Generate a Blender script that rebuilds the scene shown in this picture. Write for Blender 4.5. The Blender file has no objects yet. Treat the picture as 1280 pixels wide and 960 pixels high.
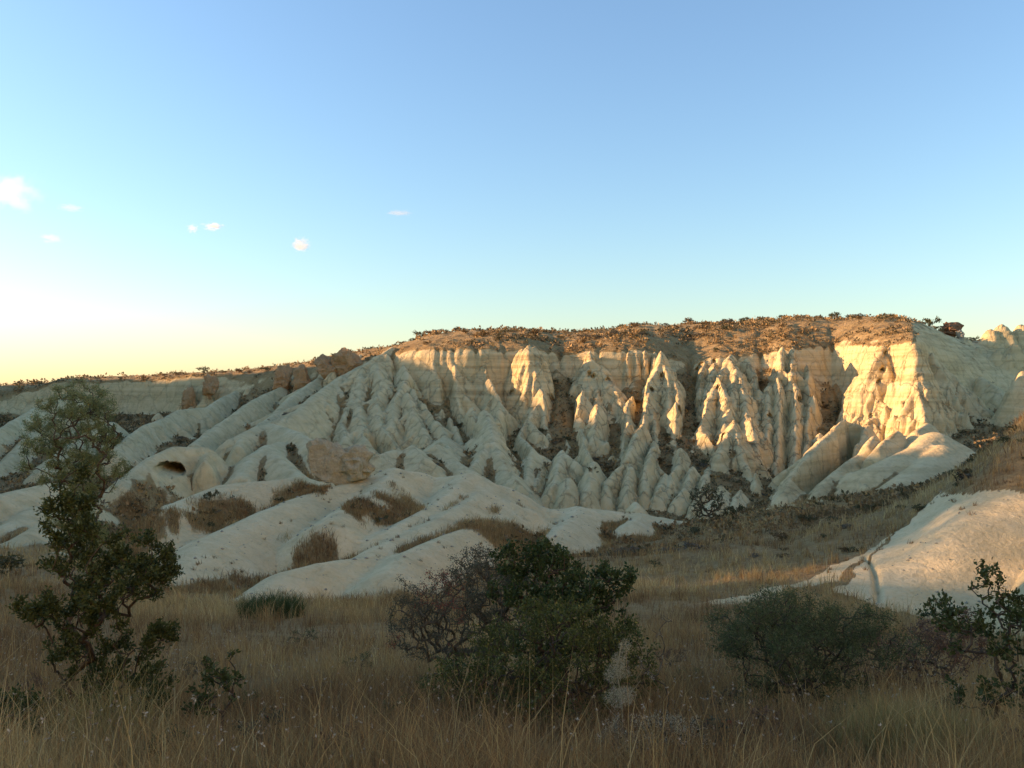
import bpy, math, random
import numpy as np

# ------------------------------------------------------------------ camera, sky, sun, exposure
S = bpy.context.scene
COL = S.collection
FPX, HOR = 1044.0, 488.0            # focal length and eye level of the 1280 x 960 photograph
cam_d = bpy.data.cameras.new('camera'); cam = bpy.data.objects.new('camera', cam_d); COL.objects.link(cam)
cam_d.sensor_width = 36.0; cam_d.lens = FPX / 1280 * 36.0; cam_d.shift_y = (HOR - 480) / 1280.0
cam_d.clip_start = 0.1; cam_d.clip_end = 20000
cam.location = (0, 0, 0); cam.rotation_euler = (math.radians(90), 0, 0)
S.camera = cam
SUN_AZ, SUN_EL = math.radians(84), math.radians(15)    # azimuth counted leftwards from the view axis (+Y)
world = bpy.data.worlds.new('World'); S.world = world; world.use_nodes = True
wn = world.node_tree.nodes; wl = world.node_tree.links
sky = wn.new('ShaderNodeTexSky'); sky.sky_type = 'NISHITA'; sky.sun_disc = False
sky.sun_elevation = SUN_EL; sky.sun_rotation = -SUN_AZ
sky.altitude = 1000; sky.air_density = 1.6; sky.dust_density = 1.1; sky.ozone_density = 6.6
bg = wn['Background']; bg.inputs['Strength'].default_value = 0.12
wl.new(sky.outputs['Color'], bg.inputs['Color'])
sun_d = bpy.data.lights.new('sun', 'SUN'); sun = bpy.data.objects.new('sun', sun_d); COL.objects.link(sun)
sun_d.energy = 3.5; sun_d.angle = math.radians(0.6); sun_d.color = (1.0, 0.68, 0.47)
sun.location = (-60, 20, 60)
_d = np.array([-math.sin(SUN_AZ) * math.cos(SUN_EL), math.cos(SUN_AZ) * math.cos(SUN_EL), math.sin(SUN_EL)])
import mathutils
sun.rotation_euler = mathutils.Vector(_d).to_track_quat('Z', 'Y').to_euler()
S.view_settings.view_transform = 'Standard'; S.view_settings.look = 'None'
S.view_settings.gamma = 1.0; S.view_settings.exposure = 1.55
S.view_settings.use_white_balance = True; S.view_settings.white_balance_temperature = 8500; S.view_settings.white_balance_tint = 17   # the phone's warm white balance
S.render.engine = 'CYCLES'
S.cycles.max_bounces = 6; S.cycles.diffuse_bounces = 3; S.cycles.transparent_max_bounces = 16
S.cycles.volume_bounces = 6

rng = np.random.default_rng(7)
random.seed(7)

# ------------------------------------------------------------------ noise
def _h(ix, iy, iz):
    h = (ix.astype(np.uint32) * np.uint32(374761393)) ^ (iy.astype(np.uint32) * np.uint32(668265263)) ^ (iz.astype(np.uint32) * np.uint32(2246822519))
    h = (h ^ (h >> np.uint32(13))) * np.uint32(1274126177)
    h = h ^ (h >> np.uint32(16))
    return h.astype(np.float32) * np.float32(1 / 4294967295.0)
def vn3(x, y, z):
    x0 = np.floor(x); y0 = np.floor(y); z0 = np.floor(z)
    fx = (x - x0).astype(np.float32); fy = (y - y0).astype(np.float32); fz = (z - z0).astype(np.float32)
    fx = fx * fx * (3 - 2 * fx); fy = fy * fy * (3 - 2 * fy); fz = fz * fz * (3 - 2 * fz)
    ix = x0.astype(np.int64); iy = y0.astype(np.int64); iz = z0.astype(np.int64)
    def c(a, b, d): return _h(ix + a, iy + b, iz + d)
    l = lambda a, b, t: a + (b - a) * t
    return l(l(l(c(0,0,0), c(1,0,0), fx), l(c(0,1,0), c(1,1,0), fx), fy),
             l(l(c(0,0,1), c(1,0,1), fx), l(c(0,1,1), c(1,1,1), fx), fy), fz) * 2 - 1
def vn2(x, y, s=0):
    x0 = np.floor(x); y0 = np.floor(y)
    fx = (x - x0).astype(np.float32); fy = (y - y0).astype(np.float32)
    fx = fx * fx * (3 - 2 * fx); fy = fy * fy * (3 - 2 * fy)
    ix = x0.astype(np.int64); iy = y0.astype(np.int64); iz = np.full(ix.shape, s, np.int64)
    a = _h(ix, iy, iz); b = _h(ix + 1, iy, iz); c = _h(ix, iy + 1, iz); d = _h(ix + 1, iy + 1, iz)
    return (a + (b - a) * fx + (c - a) * fy + (a - b - c + d) * fx * fy) * 2 - 1
def fb2(x, y, oct=4, s=0):
    t = 0; a = 1.0; n = 0
    for o in range(oct):
        t = t + a * vn2(x * 2**o + 17.3 * o, y * 2**o - 9.1 * o, s + o); n += a; a *= 0.5
    return t / n
def sstep(a, b, x):
    t = np.clip((x - a) / (b - a), 0, 1); return t * t * (3 - 2 * t)

# ------------------------------------------------------------------ materials
def new_mat(name):
    m = bpy.data.materials.new(name); m.use_nodes = True
    nt = m.node_tree; b = nt.nodes['Principled BSDF']
    b.inputs['Roughness'].default_value = 0.9
    b.inputs['Specular IOR Level'].default_value = 0.15
    return m, nt, nt.nodes, nt.links, b
def ramp(nd, stops):
    r = nd.new('ShaderNodeValToRGB'); e = r.color_ramp.elements
    while len(e) < len(stops): e.new(0.5)
    for i, (p, c) in enumerate(stops): e[i].position = p; e[i].color = (*c, 1)
    return r
def noise_node(nd, lk, vec, scale, detail=5, rough=0.6):
    n = nd.new('ShaderNodeTexNoise'); n.inputs['Scale'].default_value = scale
    n.inputs['Detail'].default_value = detail; n.inputs['Roughness'].default_value = rough
    lk.new(vec, n.inputs['Vector']); return n
def mixc(nd, lk, fac, a, b, mode='MIX'):
    m = nd.new('ShaderNodeMix'); m.data_type = 'RGBA'; m.blend_type = mode
    if isinstance(fac, (int, float)): m.inputs[0].default_value = fac
    else: lk.new(fac, m.inputs[0])
    for i, v in ((6, a), (7, b)):
        if isinstance(v, tuple): m.inputs[i].default_value = (*v, 1)
        else: lk.new(v, m.inputs[i])
    return m.outputs[2]
def mapping(nd, lk, vec, scale):
    m = nd.new('ShaderNodeMapping'); m.inputs['Scale'].default_value = scale; lk.new(vec, m.inputs['Vector']); return m.outputs[0]
def math_node(nd, lk, op, a, b=None, clamp=False):
    m = nd.new('ShaderNodeMath'); m.operation = op; m.use_clamp = clamp
    for i, v in ((0, a), (1, b)):
        if v is None: continue
        if isinstance(v, (int, float)): m.inputs[i].default_value = v
        else: lk.new(v, m.inputs[i])
    return m.outputs[0]

def terrain_material():
    m, nt, nd, lk, b = new_mat('tuff_and_scrub')
    geo = nd.new('ShaderNodeNewGeometry'); P = geo.outputs['Position']
    at = nd.new('ShaderNodeAttribute'); at.attribute_name = 'veg'; veg = at.outputs['Fac']
    ay = nd.new('ShaderNodeAttribute'); ay.attribute_name = 'ochre'; och = ay.outputs['Fac']
    # rock colour
    big = noise_node(nd, lk, P, 0.09, 4); mid = noise_node(nd, lk, P, 0.6, 6, 0.65); fin = noise_node(nd, lk, P, 5.0, 5, 0.7)
    strat = noise_node(nd, lk, mapping(nd, lk, P, (0.04, 0.04, 1.1)), 1.0, 5, 0.62)
    streak = noise_node(nd, lk, mapping(nd, lk, P, (1.4, 1.4, 0.12)), 1.0, 4, 0.6)
    pale = ramp(nd, [(0.30, (0.45, 0.36, 0.18)), (0.5, (0.63, 0.515, 0.275)), (0.70, (0.74, 0.63, 0.37))]); lk.new(mid.outputs[0], pale.inputs[0])
    pale2 = mixc(nd, lk, 0.35, pale.outputs[0], ramp_out(nd, lk, big.outputs[0], [(0.35, (0.53, 0.46, 0.26)), (0.65, (0.71, 0.57, 0.31))]))
    ochc = ramp(nd, [(0.3, (0.52, 0.385, 0.19)), (0.5, (0.67, 0.51, 0.26)), (0.7, (0.76, 0.61, 0.34))]); lk.new(strat.outputs[0], ochc.inputs[0])
    rock = mixc(nd, lk, och, pale2, ochc.outputs[0])
    sr = ramp(nd, [(0.36, (0.74, 0.72, 0.68)), (0.5, (1, 1, 1)), (1, (1, 1, 1))]); lk.new(strat.outputs[0], sr.inputs[0])
    rock = mixc(nd, lk, math_node(nd, lk, 'MULTIPLY', och, 0.7), rock, mixc(nd, lk, 1.0, rock, sr.outputs[0], 'MULTIPLY'))
    st = ramp(nd, [(0.30, (0.72, 0.71, 0.68)), (0.48, (1, 1, 1)), (1, (1, 1, 1))]); lk.new(streak.outputs[0], st.inputs[0])
    rock = mixc(nd, lk, 0.6, rock, st.outputs[0], 'MULTIPLY')
    sp = ramp(nd, [(0.25, (0.70, 0.68, 0.62)), (0.42, (1, 1, 1)), (1, (1, 1, 1))]); lk.new(fin.outputs[0], sp.inputs[0])
    rock = mixc(nd, lk, 0.7, rock, sp.outputs[0], 'MULTIPLY')
    dist = noise_node(nd, lk, P, 0.8, 3); warp = nd.new('ShaderNodeVectorMath'); warp.operation = 'MULTIPLY_ADD'
    lk.new(dist.outputs['Color'], warp.inputs[0]); warp.inputs[1].default_value = (1.6, 1.6, 1.6); lk.new(P, warp.inputs[2])
    vor = nd.new('ShaderNodeTexVoronoi'); vor.feature = 'DISTANCE_TO_EDGE'; vor.inputs['Scale'].default_value = 1.0
    lk.new(mapping(nd, lk, warp.outputs[0], (.42, .42, .2)), vor.inputs['Vector'])
    crk = ramp_out(nd, lk, vor.outputs['Distance'], [(0.0, (0, 0, 0)), (0.035, (.75, .75, .75)), (0.09, (1, 1, 1))])
    ar = nd.new('ShaderNodeAttribute'); ar.attribute_name = 'rough'
    rock = mixc(nd, lk, math_node(nd, lk, 'MULTIPLY', ar.outputs['Fac'], .45), rock, mixc(nd, lk, 1.0, rock, crk, 'MULTIPLY'))
    af = nd.new('ShaderNodeAttribute'); af.attribute_name = 'fresh'
    fr = mixc(nd, lk, .5, ramp_out(nd, lk, mid.outputs[0], [(.3, (.68, .51, .24)), (.5, (.83, .65, .345)), (.7, (.88, .72, .42))]), ramp_out(nd, lk, fin.outputs[0], [(.30, (.50, .385, .20)), (.48, (.78, .63, .37)), (.75, (.86, .74, .48))]))
    lich = noise_node(nd, lk, P, .28, 6, .7)
    fr = mixc(nd, lk, ramp_out(nd, lk, lich.outputs[0], [(.50, (0, 0, 0)), (.66, (.55, .55, .55))]), fr, (.52, .46, .28))
    rock = mixc(nd, lk, af.outputs['Fac'], rock, fr)
    # dry ground between scrub
    g1 = noise_node(nd, lk, P, 0.35, 5, 0.7); g2 = noise_node(nd, lk, P, 2.6, 6, 0.75)
    soil = ramp(nd, [(0.28, (0.14, 0.09, 0.045)), (0.45, (0.31, 0.205, 0.085)), (0.58, (0.42, 0.29, 0.125)), (0.75, (0.52, 0.40, 0.21))]); lk.new(g2.outputs[0], soil.inputs[0])
    soil2 = mixc(nd, lk, 0.4, soil.outputs[0], ramp_out(nd, lk, g1.outputs[0], [(0.35, (0.21, 0.14, 0.07)), (0.5, (0.40, 0.27, 0.115)), (0.66, (0.52, 0.40, 0.215))]))
    # ragged edge between both
    edge = math_node(nd, lk, 'ADD', veg, math_node(nd, lk, 'MULTIPLY', math_node(nd, lk, 'SUBTRACT', g2.outputs[0], 0.5), 0.9))
    f = ramp(nd, [(0.42, (0, 0, 0)), (0.58, (1, 1, 1))]); lk.new(edge, f.inputs[0])
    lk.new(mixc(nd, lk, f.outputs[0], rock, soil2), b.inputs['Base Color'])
    # relief
    hsum = math_node(nd, lk, 'ADD', math_node(nd, lk, 'MULTIPLY', mid.outputs[0], 0.5), math_node(nd, lk, 'MULTIPLY', fin.outputs[0], 0.16))
    hsum = math_node(nd, lk, 'ADD', hsum, math_node(nd, lk, 'MULTIPLY', math_node(nd, lk, 'MULTIPLY', strat.outputs[0], och), 0.5))
    hsum = math_node(nd, lk, 'ADD', hsum, math_node(nd, lk, 'MULTIPLY', math_node(nd, lk, 'MULTIPLY', g2.outputs[0], veg), 0.5))
    hsum = math_node(nd, lk, 'ADD', hsum, math_node(nd, lk, 'MULTIPLY', math_node(nd, lk, 'MULTIPLY', crk, ar.outputs['Fac']), .22))
    bp = nd.new('ShaderNodeBump'); bp.inputs['Strength'].default_value = 0.8; bp.inputs['Distance'].default_value = 1.0
    lk.new(hsum, bp.inputs['Height']); lk.new(bp.outputs[0], b.inputs['Normal'])
    return m
def ramp_out(nd, lk, fac, stops):
    r = ramp(nd, stops); lk.new(fac, r.inputs[0]); return r.outputs[0]
M_TERR = terrain_material()

# ------------------------------------------------------------------ terrain: base profile by station
# every station is a line of sight over the ground: (distance, height as seen in the photograph)
KD = [20, 27, 34, 42, 52, 62, 82, 89, 98, 112]
ST = {  #   py at the distances KD ...                     wall foot (D,py)  rim (D,py)    skyline (D,py)
 -330: ([780, 725, 690, 665, 640, 620, 600, 593, 585, 560], (158, 522), (164, 492), (190, 488)),
    0: ([790, 738, 706, 684, 662, 645, 618, 608, 596, 568], (160, 520), (167, 486), (190, 484)),
  100: ([792, 742, 712, 690, 668, 650, 618, 607, 594, 565], (162, 521), (167, 475), (185, 474)),
  200: ([796, 752, 735, 716, 690, 665, 620, 606, 588, 558], (160, 518), (165, 472), (185, 470)),
  245: ([796, 754, 737, 716, 688, 658, 620, 606, 590, 558], (156, 512), (162, 470), (185, 467)),
  300: ([798, 757, 742, 716, 688, 655, 622, 609, 594, 560], (150, 495), (157, 468), (185, 465)),
  370: ([800, 759, 744, 718, 690, 660, 630, 618, 604, 564], (144, 482), (150, 462), (185, 455)),
  440: ([800, 760, 745, 720, 692, 665, 642, 636, 610, 564], (136, 478), (142, 452), (175, 441)),
  490: ([800, 760, 745, 720, 693, 668, 650, 639, 608, 562], (133, 474), (138, 440), (158, 435)),
  540: ([799, 759, 743, 718, 693, 670, 655, 640, 605, 560], (130, 486), (134, 436), (158, 420)),
  580: ([798, 758, 741, 716, 692, 672, 658, 642, 604, 560], (129, 500), (133, 434), (160, 415)),
  625: ([798, 756, 738, 714, 692, 674, 660, 643, 605, 560], (129, 516), (133, 438), (164, 417)),
  655: ([797, 755, 736, 712, 692, 676, 662, 645, 606, 560], (130, 500), (134, 437), (166, 417)),
  695: ([797, 754, 734, 711, 691, 677, 663, 645, 606, 560], (134, 458), (137, 438), (168, 417)),
  760: ([797, 752, 731, 708, 688, 677, 663, 646, 607, 560], (131, 494), (135, 437), (170, 415)),
  800: ([797, 750, 728, 705, 685, 675, 662, 645, 606, 560], (132, 470), (135, 437), (170, 411)),
  860: ([797, 748, 724, 700, 679, 666, 660, 644, 606, 560], (135, 466), (138, 452), (172, 407)),
  900: ([797, 746, 720, 695, 672, 655, 658, 643, 606, 562], (132, 490), (136, 446), (173, 406)),
  955: ([798, 746, 714, 687, 662, 643, 654, 644, 615, 580], (136, 455), (138, 441), (174, 403)),
  985: ([799, 746, 710, 681, 655, 635, 651, 647, 625, 590], (131, 480), (135, 434), (174, 402)),
 1040: ([800, 750, 701, 667, 643, 627, 645, 635, 622, 575], (136, 462), (138, 432), (172, 401)),
 1060: ([800, 752, 698, 663, 639, 624, 643, 632, 618, 575], (131, 500), (134, 431), (172, 401)),
 1100: ([801, 758, 690, 653, 630, 618, 635, 627, 618, 566], (124, 522), (127, 430), (170, 401)),
 1143: ([802, 765, 672, 632, 616, 612, 625, 615, 602, 555], (116, 530), (119, 428), (168, 411)),
 1162: ([803, 768, 660, 620, 609, 608, 620, 609, 595, 550], (121, 528), (128, 430), (166, 412)),
 1200: ([804, 775, 634, 596, 590, 594, 610, 597, 582, 545], (126, 520), (142, 448), (164, 424)),
 1240: ([805, 777, 622, 566, 556, 562, 590, 581, 570, 540], (132, 515), (148, 458), (164, 428)),
 1280: ([805, 778, 612, 545, 522, 530, 570, 565, 558, 535], (136, 512), (152, 466), (166, 430)),
 1610: ([800, 770, 590, 500, 470, 480, 520, 520, 520, 510], (140, 500), (156, 455), (170, 405)),
}
def unz(py, D): return (HOR - py) / FPX * D
def unx(px, D): return (px - 640) / FPX * D
PXS = np.arange(-330, 1612, 2.0)
DS = np.concatenate([np.geomspace(1.6, 20, 110, endpoint=False), np.geomspace(20, 60, 140, endpoint=False),
                     np.arange(60, 88, 0.25), np.arange(88, 142, 0.165), np.arange(142, 182, 0.35), np.geomspace(182, 7000, 56)])
stx = np.array(sorted(ST)); NC, NR = len(PXS), len(DS)
kn_D, kn_Z = [], []
def colfun(vals, sig):
    v = np.interp(PXS, stx, vals)
    if sig:
        k = np.arange(-30, 31); w = np.exp(-(k * 2.0 / sig)**2 / 2); w /= w.sum()
        v = np.convolve(np.pad(v, 30, mode='edge'), w, mode='valid')
    return v
one = np.ones(NC)
for D, z in ((1.6, -1.95), (4, -2.45), (7, -3.2), (11, -4.25)):
    kn_D.append(D * one); kn_Z.append(z * one)
for k, D in enumerate(KD):
    kn_D.append(D * one); kn_Z.append(unz(colfun([ST[s][0][k] for s in stx], 14), D))
for j, sig in ((1, 6), (2, 5), (3, 10)):
    d = colfun([ST[s][j][0] for s in stx], sig); p = colfun([ST[s][j][1] for s in stx], sig)
    kn_D.append(d); kn_Z.append(unz(p, d))
zs = kn_Z[-1]
kn_D.append(kn_D[-1] + 60); kn_Z.append(zs - 0.6)
kn_D.append(one * 700); kn_Z.append(one * -2.0 + 0 * zs)
kn_D.append(one * 7000); kn_Z.append(one * 12)
KDm = np.array(kn_D); KZ = np.array(kn_Z)
hh = np.diff(KDm, axis=0); dl = np.diff(KZ, axis=0) / hh
m = np.zeros_like(KZ)
w1 = 2 * hh[1:] + hh[:-1]; w2 = hh[1:] + 2 * hh[:-1]
with np.errstate(divide='ignore', invalid='ignore'):
    mm = (w1 + w2) / (w1 / dl[:-1] + w2 / dl[1:])
m[1:-1] = np.where(dl[:-1] * dl[1:] > 0, mm, 0); m[0] = dl[0]; m[-1] = dl[-1]
BASE = np.zeros((NR, NC))
for c in range(NC):
    i = np.clip(np.searchsorted(KDm[:, c], DS, side='right') - 1, 0, len(KDm) - 2)
    h = hh[i, c]; t = np.clip((DS - KDm[i, c]) / h, 0, 1)
    z0, z1, m0, m1 = KZ[i, c], KZ[i + 1, c], m[i, c] * h, m[i + 1, c] * h
    BASE[:, c] = z0 * (2*t**3 - 3*t**2 + 1) + m0 * (t**3 - 2*t**2 + t) + z1 * (-2*t**3 + 3*t**2) + m1 * (t**3 - t**2)
Y = np.repeat(DS[:, None], NC, 1); X = (PXS[None, :] - 640) / FPX * Y
RIM_D = KDm[15]; FOOT_D = KDm[14]; SKY_D = KDm[16]
amp = np.clip((Y - 5) / 60, 0.04, 1) * (Y < 400)
BASE += amp * (0.7 * fb2(X / 9, Y / 9, 3, 3) + 0.25 * fb2(X / 2.2, Y / 2.2, 3, 9))

# ------------------------------------------------------------------ ridges, fins and cones that stand out of the base
# (name, side slope, crest radius, roughness, ochre, [(px, py, D) along the crest])
RIDGES = []
STEEPER = {'rock_fin': 1.0, 'rock_cone': .95, 'badland_ridge': 1.45, 'rounded_dome': 1.3, 'pale_ridge': 1.1}
def R(name, s, r, rough, och, *pts): RIDGES.append((name, s * (0.95 if name == 'rock_cone' and rough <= .5 else STEEPER.get(name, 1)), r * {'rock_fin': .8, 'rock_cone': .7, 'badland_ridge': .7}.get(name, 1), rough, och, pts))
# the long pale ridge of the middle distance and its spurs
F = 'pale_ridge'
R(F, .74, 1.8, .22, 0, (196,742,33),(222,712,36),(262,672,42),(330,640,48),(400,612,55),(450,600,58),(492,586,60),(520,590,61),(545,597,61),(585,592,60),(622,606,61),(652,626,62),(690,637,63),(722,634,63),(800,642,65),(850,651,66),(872,660,67))
R(F, .72, 1.0, .25, 0, (585,592,60),(545,628,53),(500,655,47),(470,672,44))
R(F, .80, 1.2, .25, 0, (612,604,60),(575,632,52),(530,658,46),(490,676,42),(450,697,37.5),(400,704,35.5),(352,716,33.5),(318,742,31))
R(F, .72, 1.0, .25, 0, (640,622,60),(620,648,52),(560,668,44),(510,690,38),(478,718,34))
R(F, .68, 1.2, .25, 0, (492,586,60),(470,612,54),(440,632,49),(415,650,45))
R(F, .7, 1.2, .25, 0, (722,634,63),(712,650,58),(690,668,52))
R(F, .72, 1.0, .25, 0, (800,642,65),(790,654,60))
R(F, .55, 1.2, .3, .4, (386,607,57),(359,598,58),(320,602,57),(280,606,55),(228,626,51),(211,640,48),(206,668,45))
# left badlands
B = 'badland_ridge'
R(B, .9, 1.2, .4, .1, (294,488,150),(274,499,140),(258,509,132),(223,512,126),(206,522,120),(182,530,113),(160,546,105),(140,566,98))
R(B, .9, 1.6, .4, .1, (352,483,142),(330,493,134),(309,505,125),(279,527,114),(262,540,108),(242,554,101))
R(B, .8, 1.2, .4, .1, (398,472,140),(386,480,135),(367,494,127),(345,516,117),(322,532,109))
R(B, .7, 1.6, .4, .2, (452,456,138),(430,468,133),(414,479,128),(390,497,119),(372,514,112),(338,528,105),(318,534,102),(292,547,96))
R(B, .75, 2.2, .2, 0, (338,529,104),(367,538,98),(408,562,88))
R(B, 1.6, 1.6, .3, 0, (302,548,95),(298,556,93))
R(B, .7, 1.8, .2, 0, (352,552,94),(334,557,88),(318,566,84),(302,592,78))
R(B, .7, 1.5, .2, 0, (334,557,88),(348,572,82),(386,602,74))
R(B, .8, 1.3, .2, .2, (255,559,82),(217,558,80),(190,570,76),(165,588,71),(150,604,66))
R(B, 1.5, .7, .4, .2, (257,566,80),(256,575,78))
R(B, .9, 1.4, .3, 0, (95,488,150),(55,503,136),(10,530,116),(-40,556,104))
R(B, .9, 1.4, .3, .1, (75,519,130),(40,540,116),(14,568,104),(-10,590,96))
R(B, .8, 1.6, .3, 0, (140,527,122),(100,545,110),(70,570,100),(50,590,92))
R(B, .6, 2.4, .12, 0, (64,604,60),(28,611,57),(-20,622,53),(-80,640,50))
R(B, .6, 1.4, .12, 0, (48,632,54),(20,648,50),(-10,668,46))
R(B, .6, 1.2, .12, 0, (52,655,47),(20,674,43),(-5,695,40))
R(B, .7, 1.0, .2, 0, (70,690,40),(50,704,37),(36,724,33))
R(B, 1.2, 1.4, .4, .5, (240,505,154),(238,512,150)); R(B, 1.4, 1.2, .5, .5, (258,508,150)); R(B, 1.5, 1., .5, .5, (198,515,150))
R(B, 1.6, 1.0, .8, .9, (236,477,158),(234,488,155)); R(B, 1.6, 1.2, .8, .9, (262,478,157),(258,490,153))
R(B, 1.8, 1.4, .9, .9, (438,441,146),(424,452,142),(416,462,139)); R(B, 1.8, 1.2, .9, .8, (452,442,146),(448,450,143))
R(B, 2.2, 1.2, .9, .6, (372,462,148),(366,472,145)); R(B, 2.2, 1., .9, .6, (356,466,148),(350,474,146)); R(B, 2.0, .9, .8, .7, (380,466,144),(377,476,142))
R(B, 2.0, .7, .8, .5, (308,482,150))
# cliff, western skirt
C = 'rock_fin'
R(C, 1.1, .8, .7, .3, (492,433,139),(470,445,136),(452,459,132),(449,480,127),(447,503,121),(452,530,114),(456,552,108))
R(C, 1.2, .7, .7, .1, (449,480,127),(435,505,121),(428,530,115),(432,548,109))
R(C, 1.2, .6, .7, .1, (470,452,133),(478,475,127),(470,500,121),(474,530,114),(485,545,110))
R(C, 1.5, .5, .8, .1, (505,455,133),(512,474,128),(525,492,123),(540,514,118),(551,532,113),(560,548,109),(572,568,103))
R(C, 1.3, .6, .7, .1, (505,475,127),(494,500,121),(488,530,114))
R(C, 1.4, .6, .7, .1, (510,490,123),(518,515,117),(535,545,110))
R(C, 1.6, .6, .7, .4, (540,440,134),(545,462,131))
R(C, 1.6, .7, .7, .7, (566,436,134),(568,458,131),(571,480,128),(573,505,124))
R(C, 1.9, .7, .8, .1, (566,510,119),(570,532,115),(576,556,110),(584,572,105))
R(C, 1.8, .7, .8, .1, (590,508,119),(594,530,115)); R(C, 1.8, .7, .8, .1, (608,514,117),(603,534,114)); R(C, 1.8, .7, .8, .1, (624,508,118),(618,530,114))
R(C, 3.2, .5, .7, .9, (601,438,133),(603,468,130.5),(603,498,127.5))
R(C, 2.0, .5, .7, .3, (612,472,129),(622,496,125),(630,512,121))
# fins of the central cliff
R(C, 2.6, .9, .8, .9, (661,430,131),(664,450,129),(672,466,127.6),(677,480,126.5),(675,500,123.5),(664,516,120),(654,532,117),(645,552,112))
R(C, 1.7, .6, .8, .4, (677,485,125),(688,508,121),(703,530,116))
R(C, 1.8, .6, .8, .2, (660,524,118),(675,540,114)); R(C, 1.8, .6, .8, .2, (698,520,116),(704,545,111))
R(C, 2.6, .6, .9, .9, (738,437,134),(737,455,131),(734,472,129),(735,495,126),(731,515,122),(725,530,118))
R(C, 1.4, .6, .7, .4, (740,448,131),(756,468,129.5),(778,490,128))
R(C, 1.8, .5, .9, .3, (728,488,124),(720,508,120)); R(C, 1.8, .5, .9, .2, (748,504,119),(745,530,114),(740,552,110))
for px in (786, 797, 807, 818): R(C, 4.0, .5, .8, .9, (px,436 + (px % 3),134.3),(px,452,132.6))
R(C, 2.3, .6, .9, .8, (827,437,131),(824,455,128.5),(815,480,125),(813,505,121.5),(818,532,116.5),(822,556,112),(830,574,107.5))
R(C, 1.9, .6, .8, .7, (827,450,129),(840,470,126.5),(848,492,123),(856,520,118))
R(C, 1.8, .5, .8, .5, (820,462,127.5),(803,486,123),(790,502,120),(772,520,117),(760,548,111))
R(C, 2.2, .5, .9, .5, (812,486,123.5),(806,510,119.5),(803,534,115))
R(C, 1.9, .5, .9, .4, (786,526,115.5),(776,545,111.5),(766,566,107)); R(C, 2.0, .5, .9, .4, (803,528,114),(792,548,110.5),(784,572,106))
R(C, 2.1, .5, .9, .5, (846,500,119),(852,524,115.5))
R(C, 2.0, .8, 1.0, .8, (912,442,133),(904,458,130),(895,478,126),(884,500,122),(876,525,117.5),(880,552,112.5),(888,578,107.5))
R(C, 2.2, .6, 1.0, .8, (880,449,134),(872,476,128.5),(868,505,123.5),(867,526,120))
R(C, 1.8, .7, 1.0, .6, (912,446,131),(925,470,127),(932,500,122),(936,530,117.5))
R(C, 2.1, .5, 1.0, .7, (898,470,126),(908,500,121)); R(C, 1.9, .5, 1.0, .6, (882,540,112),(902,572,107.5))
R(C, 1.75, .5, .9, .7, (917,524,112.5),(921,545,109),(930,572,105),(940,598,100.5))
R(C, 1.8, .5, .9, .6, (917,530,111.5),(905,552,107.5),(898,572,104))
R(C, 2.0, .6, 1.0, .3, (932,446,133),(946,470,129.5),(953,500,125)); R(C, 2.4, .6, 1.0, .3, (958,470,128.5),(960,500,124.5),(958,545,117),(952,590,109),(950,620,103))
R(C, 2.6, .5, 1.0, .8, (978,432,133),(977,455,130)); R(C, 2.6, .6, 1.0, .8, (990,433,133),(990,456,130),(985,485,126.5))
R(C, 2.6, .6, 1.0, .3, (972,470,128),(974,510,122.5),(972,560,115),(968,600,108),(965,628,102.5))
R(C, 2.6, .6, 1.0, .3, (992,478,127),(996,520,121),(994,565,114),(990,605,107),(984,632,102))
R(C, 2.8, .5, 1.0, .4, (1008,455,131),(1012,495,125.5),(1012,540,118.5),(1008,580,112))
R(C, 1.9, .6, .9, .4, (1018,492,125),(1032,512,121.5),(1046,532,118),(1054,548,115))
R(C, 2.4, .5, 1.0, .3, (1024,520,120.5),(1024,560,114))
# sunlit buttress of the east
R(C, 2.4, .8, .8, .9, (1143,428,118.2),(1146,450,116.6),(1148,475,115),(1152,500,113),(1156,524,110.5))
R(C, 1.5, .9, .8, .9, (1104,431,124.6),(1104,470,122.6),(1096,505,120.3),(1084,528,117.8))
R(C, 2.8, .5, .9, .8, (1140,475,116.6),(1138,505,114.4),(1136,532,111.5)); R(C, 2.4, .5, .9, .8, (1122,500,117.6),(1118,532,114))
R(C, 2.4, .9, .8, .9, (653,434,131.6),(655,452,129.8),(664,468,128)); R(C, 2.4, .9, .8, .9, (668,432,131.4),(672,452,129.4),(677,472,127.4))
R(C, 3.0, .7, .7, .9, (596,440,133),(598,468,130.8),(600,490,128.4)); R(C, 3.0, .7, .7, .9, (607,441,132.8),(608,472,130),(607,494,127.8))
R(C, 2.4, .8, .9, .9, (731,450,131.4),(728,480,128),(726,505,124)); R(C, 2.2, .8, .8, .7, (744,456,131),(746,490,127),(744,506,124.4))
R(C, 2.0, .9, 1.0, .8, (893,452,132),(886,490,125.4),(878,515,120.6)); R(C, 1.9, .9, 1.0, .7, (920,460,128.6),(915,500,122.2),(905,530,116.8))
R(C, 2.0, .7, 1.0, .5, (938,520,117.6),(945,560,111.6),(948,590,106.6)); R(C, 2.0, .8, .9, .7, (832,455,128.4),(834,480,125),(836,510,120.4)); R(C, 2.0, .7, .9, .6, (812,470,126.6),(808,495,122.6),(814,520,118.4))
R(C, 1.2, .8, .6, .4, (1165,440,126),(1180,462,126),(1190,485,124.5)); R(C, 1.6, .6, .6, .1, (1200,492,125.5),(1206,515,121),(1210,535,117))
R(C, 1.2, 1.0, .5, .2, (1226,470,138),(1250,486,134),(1262,505,130))
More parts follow.
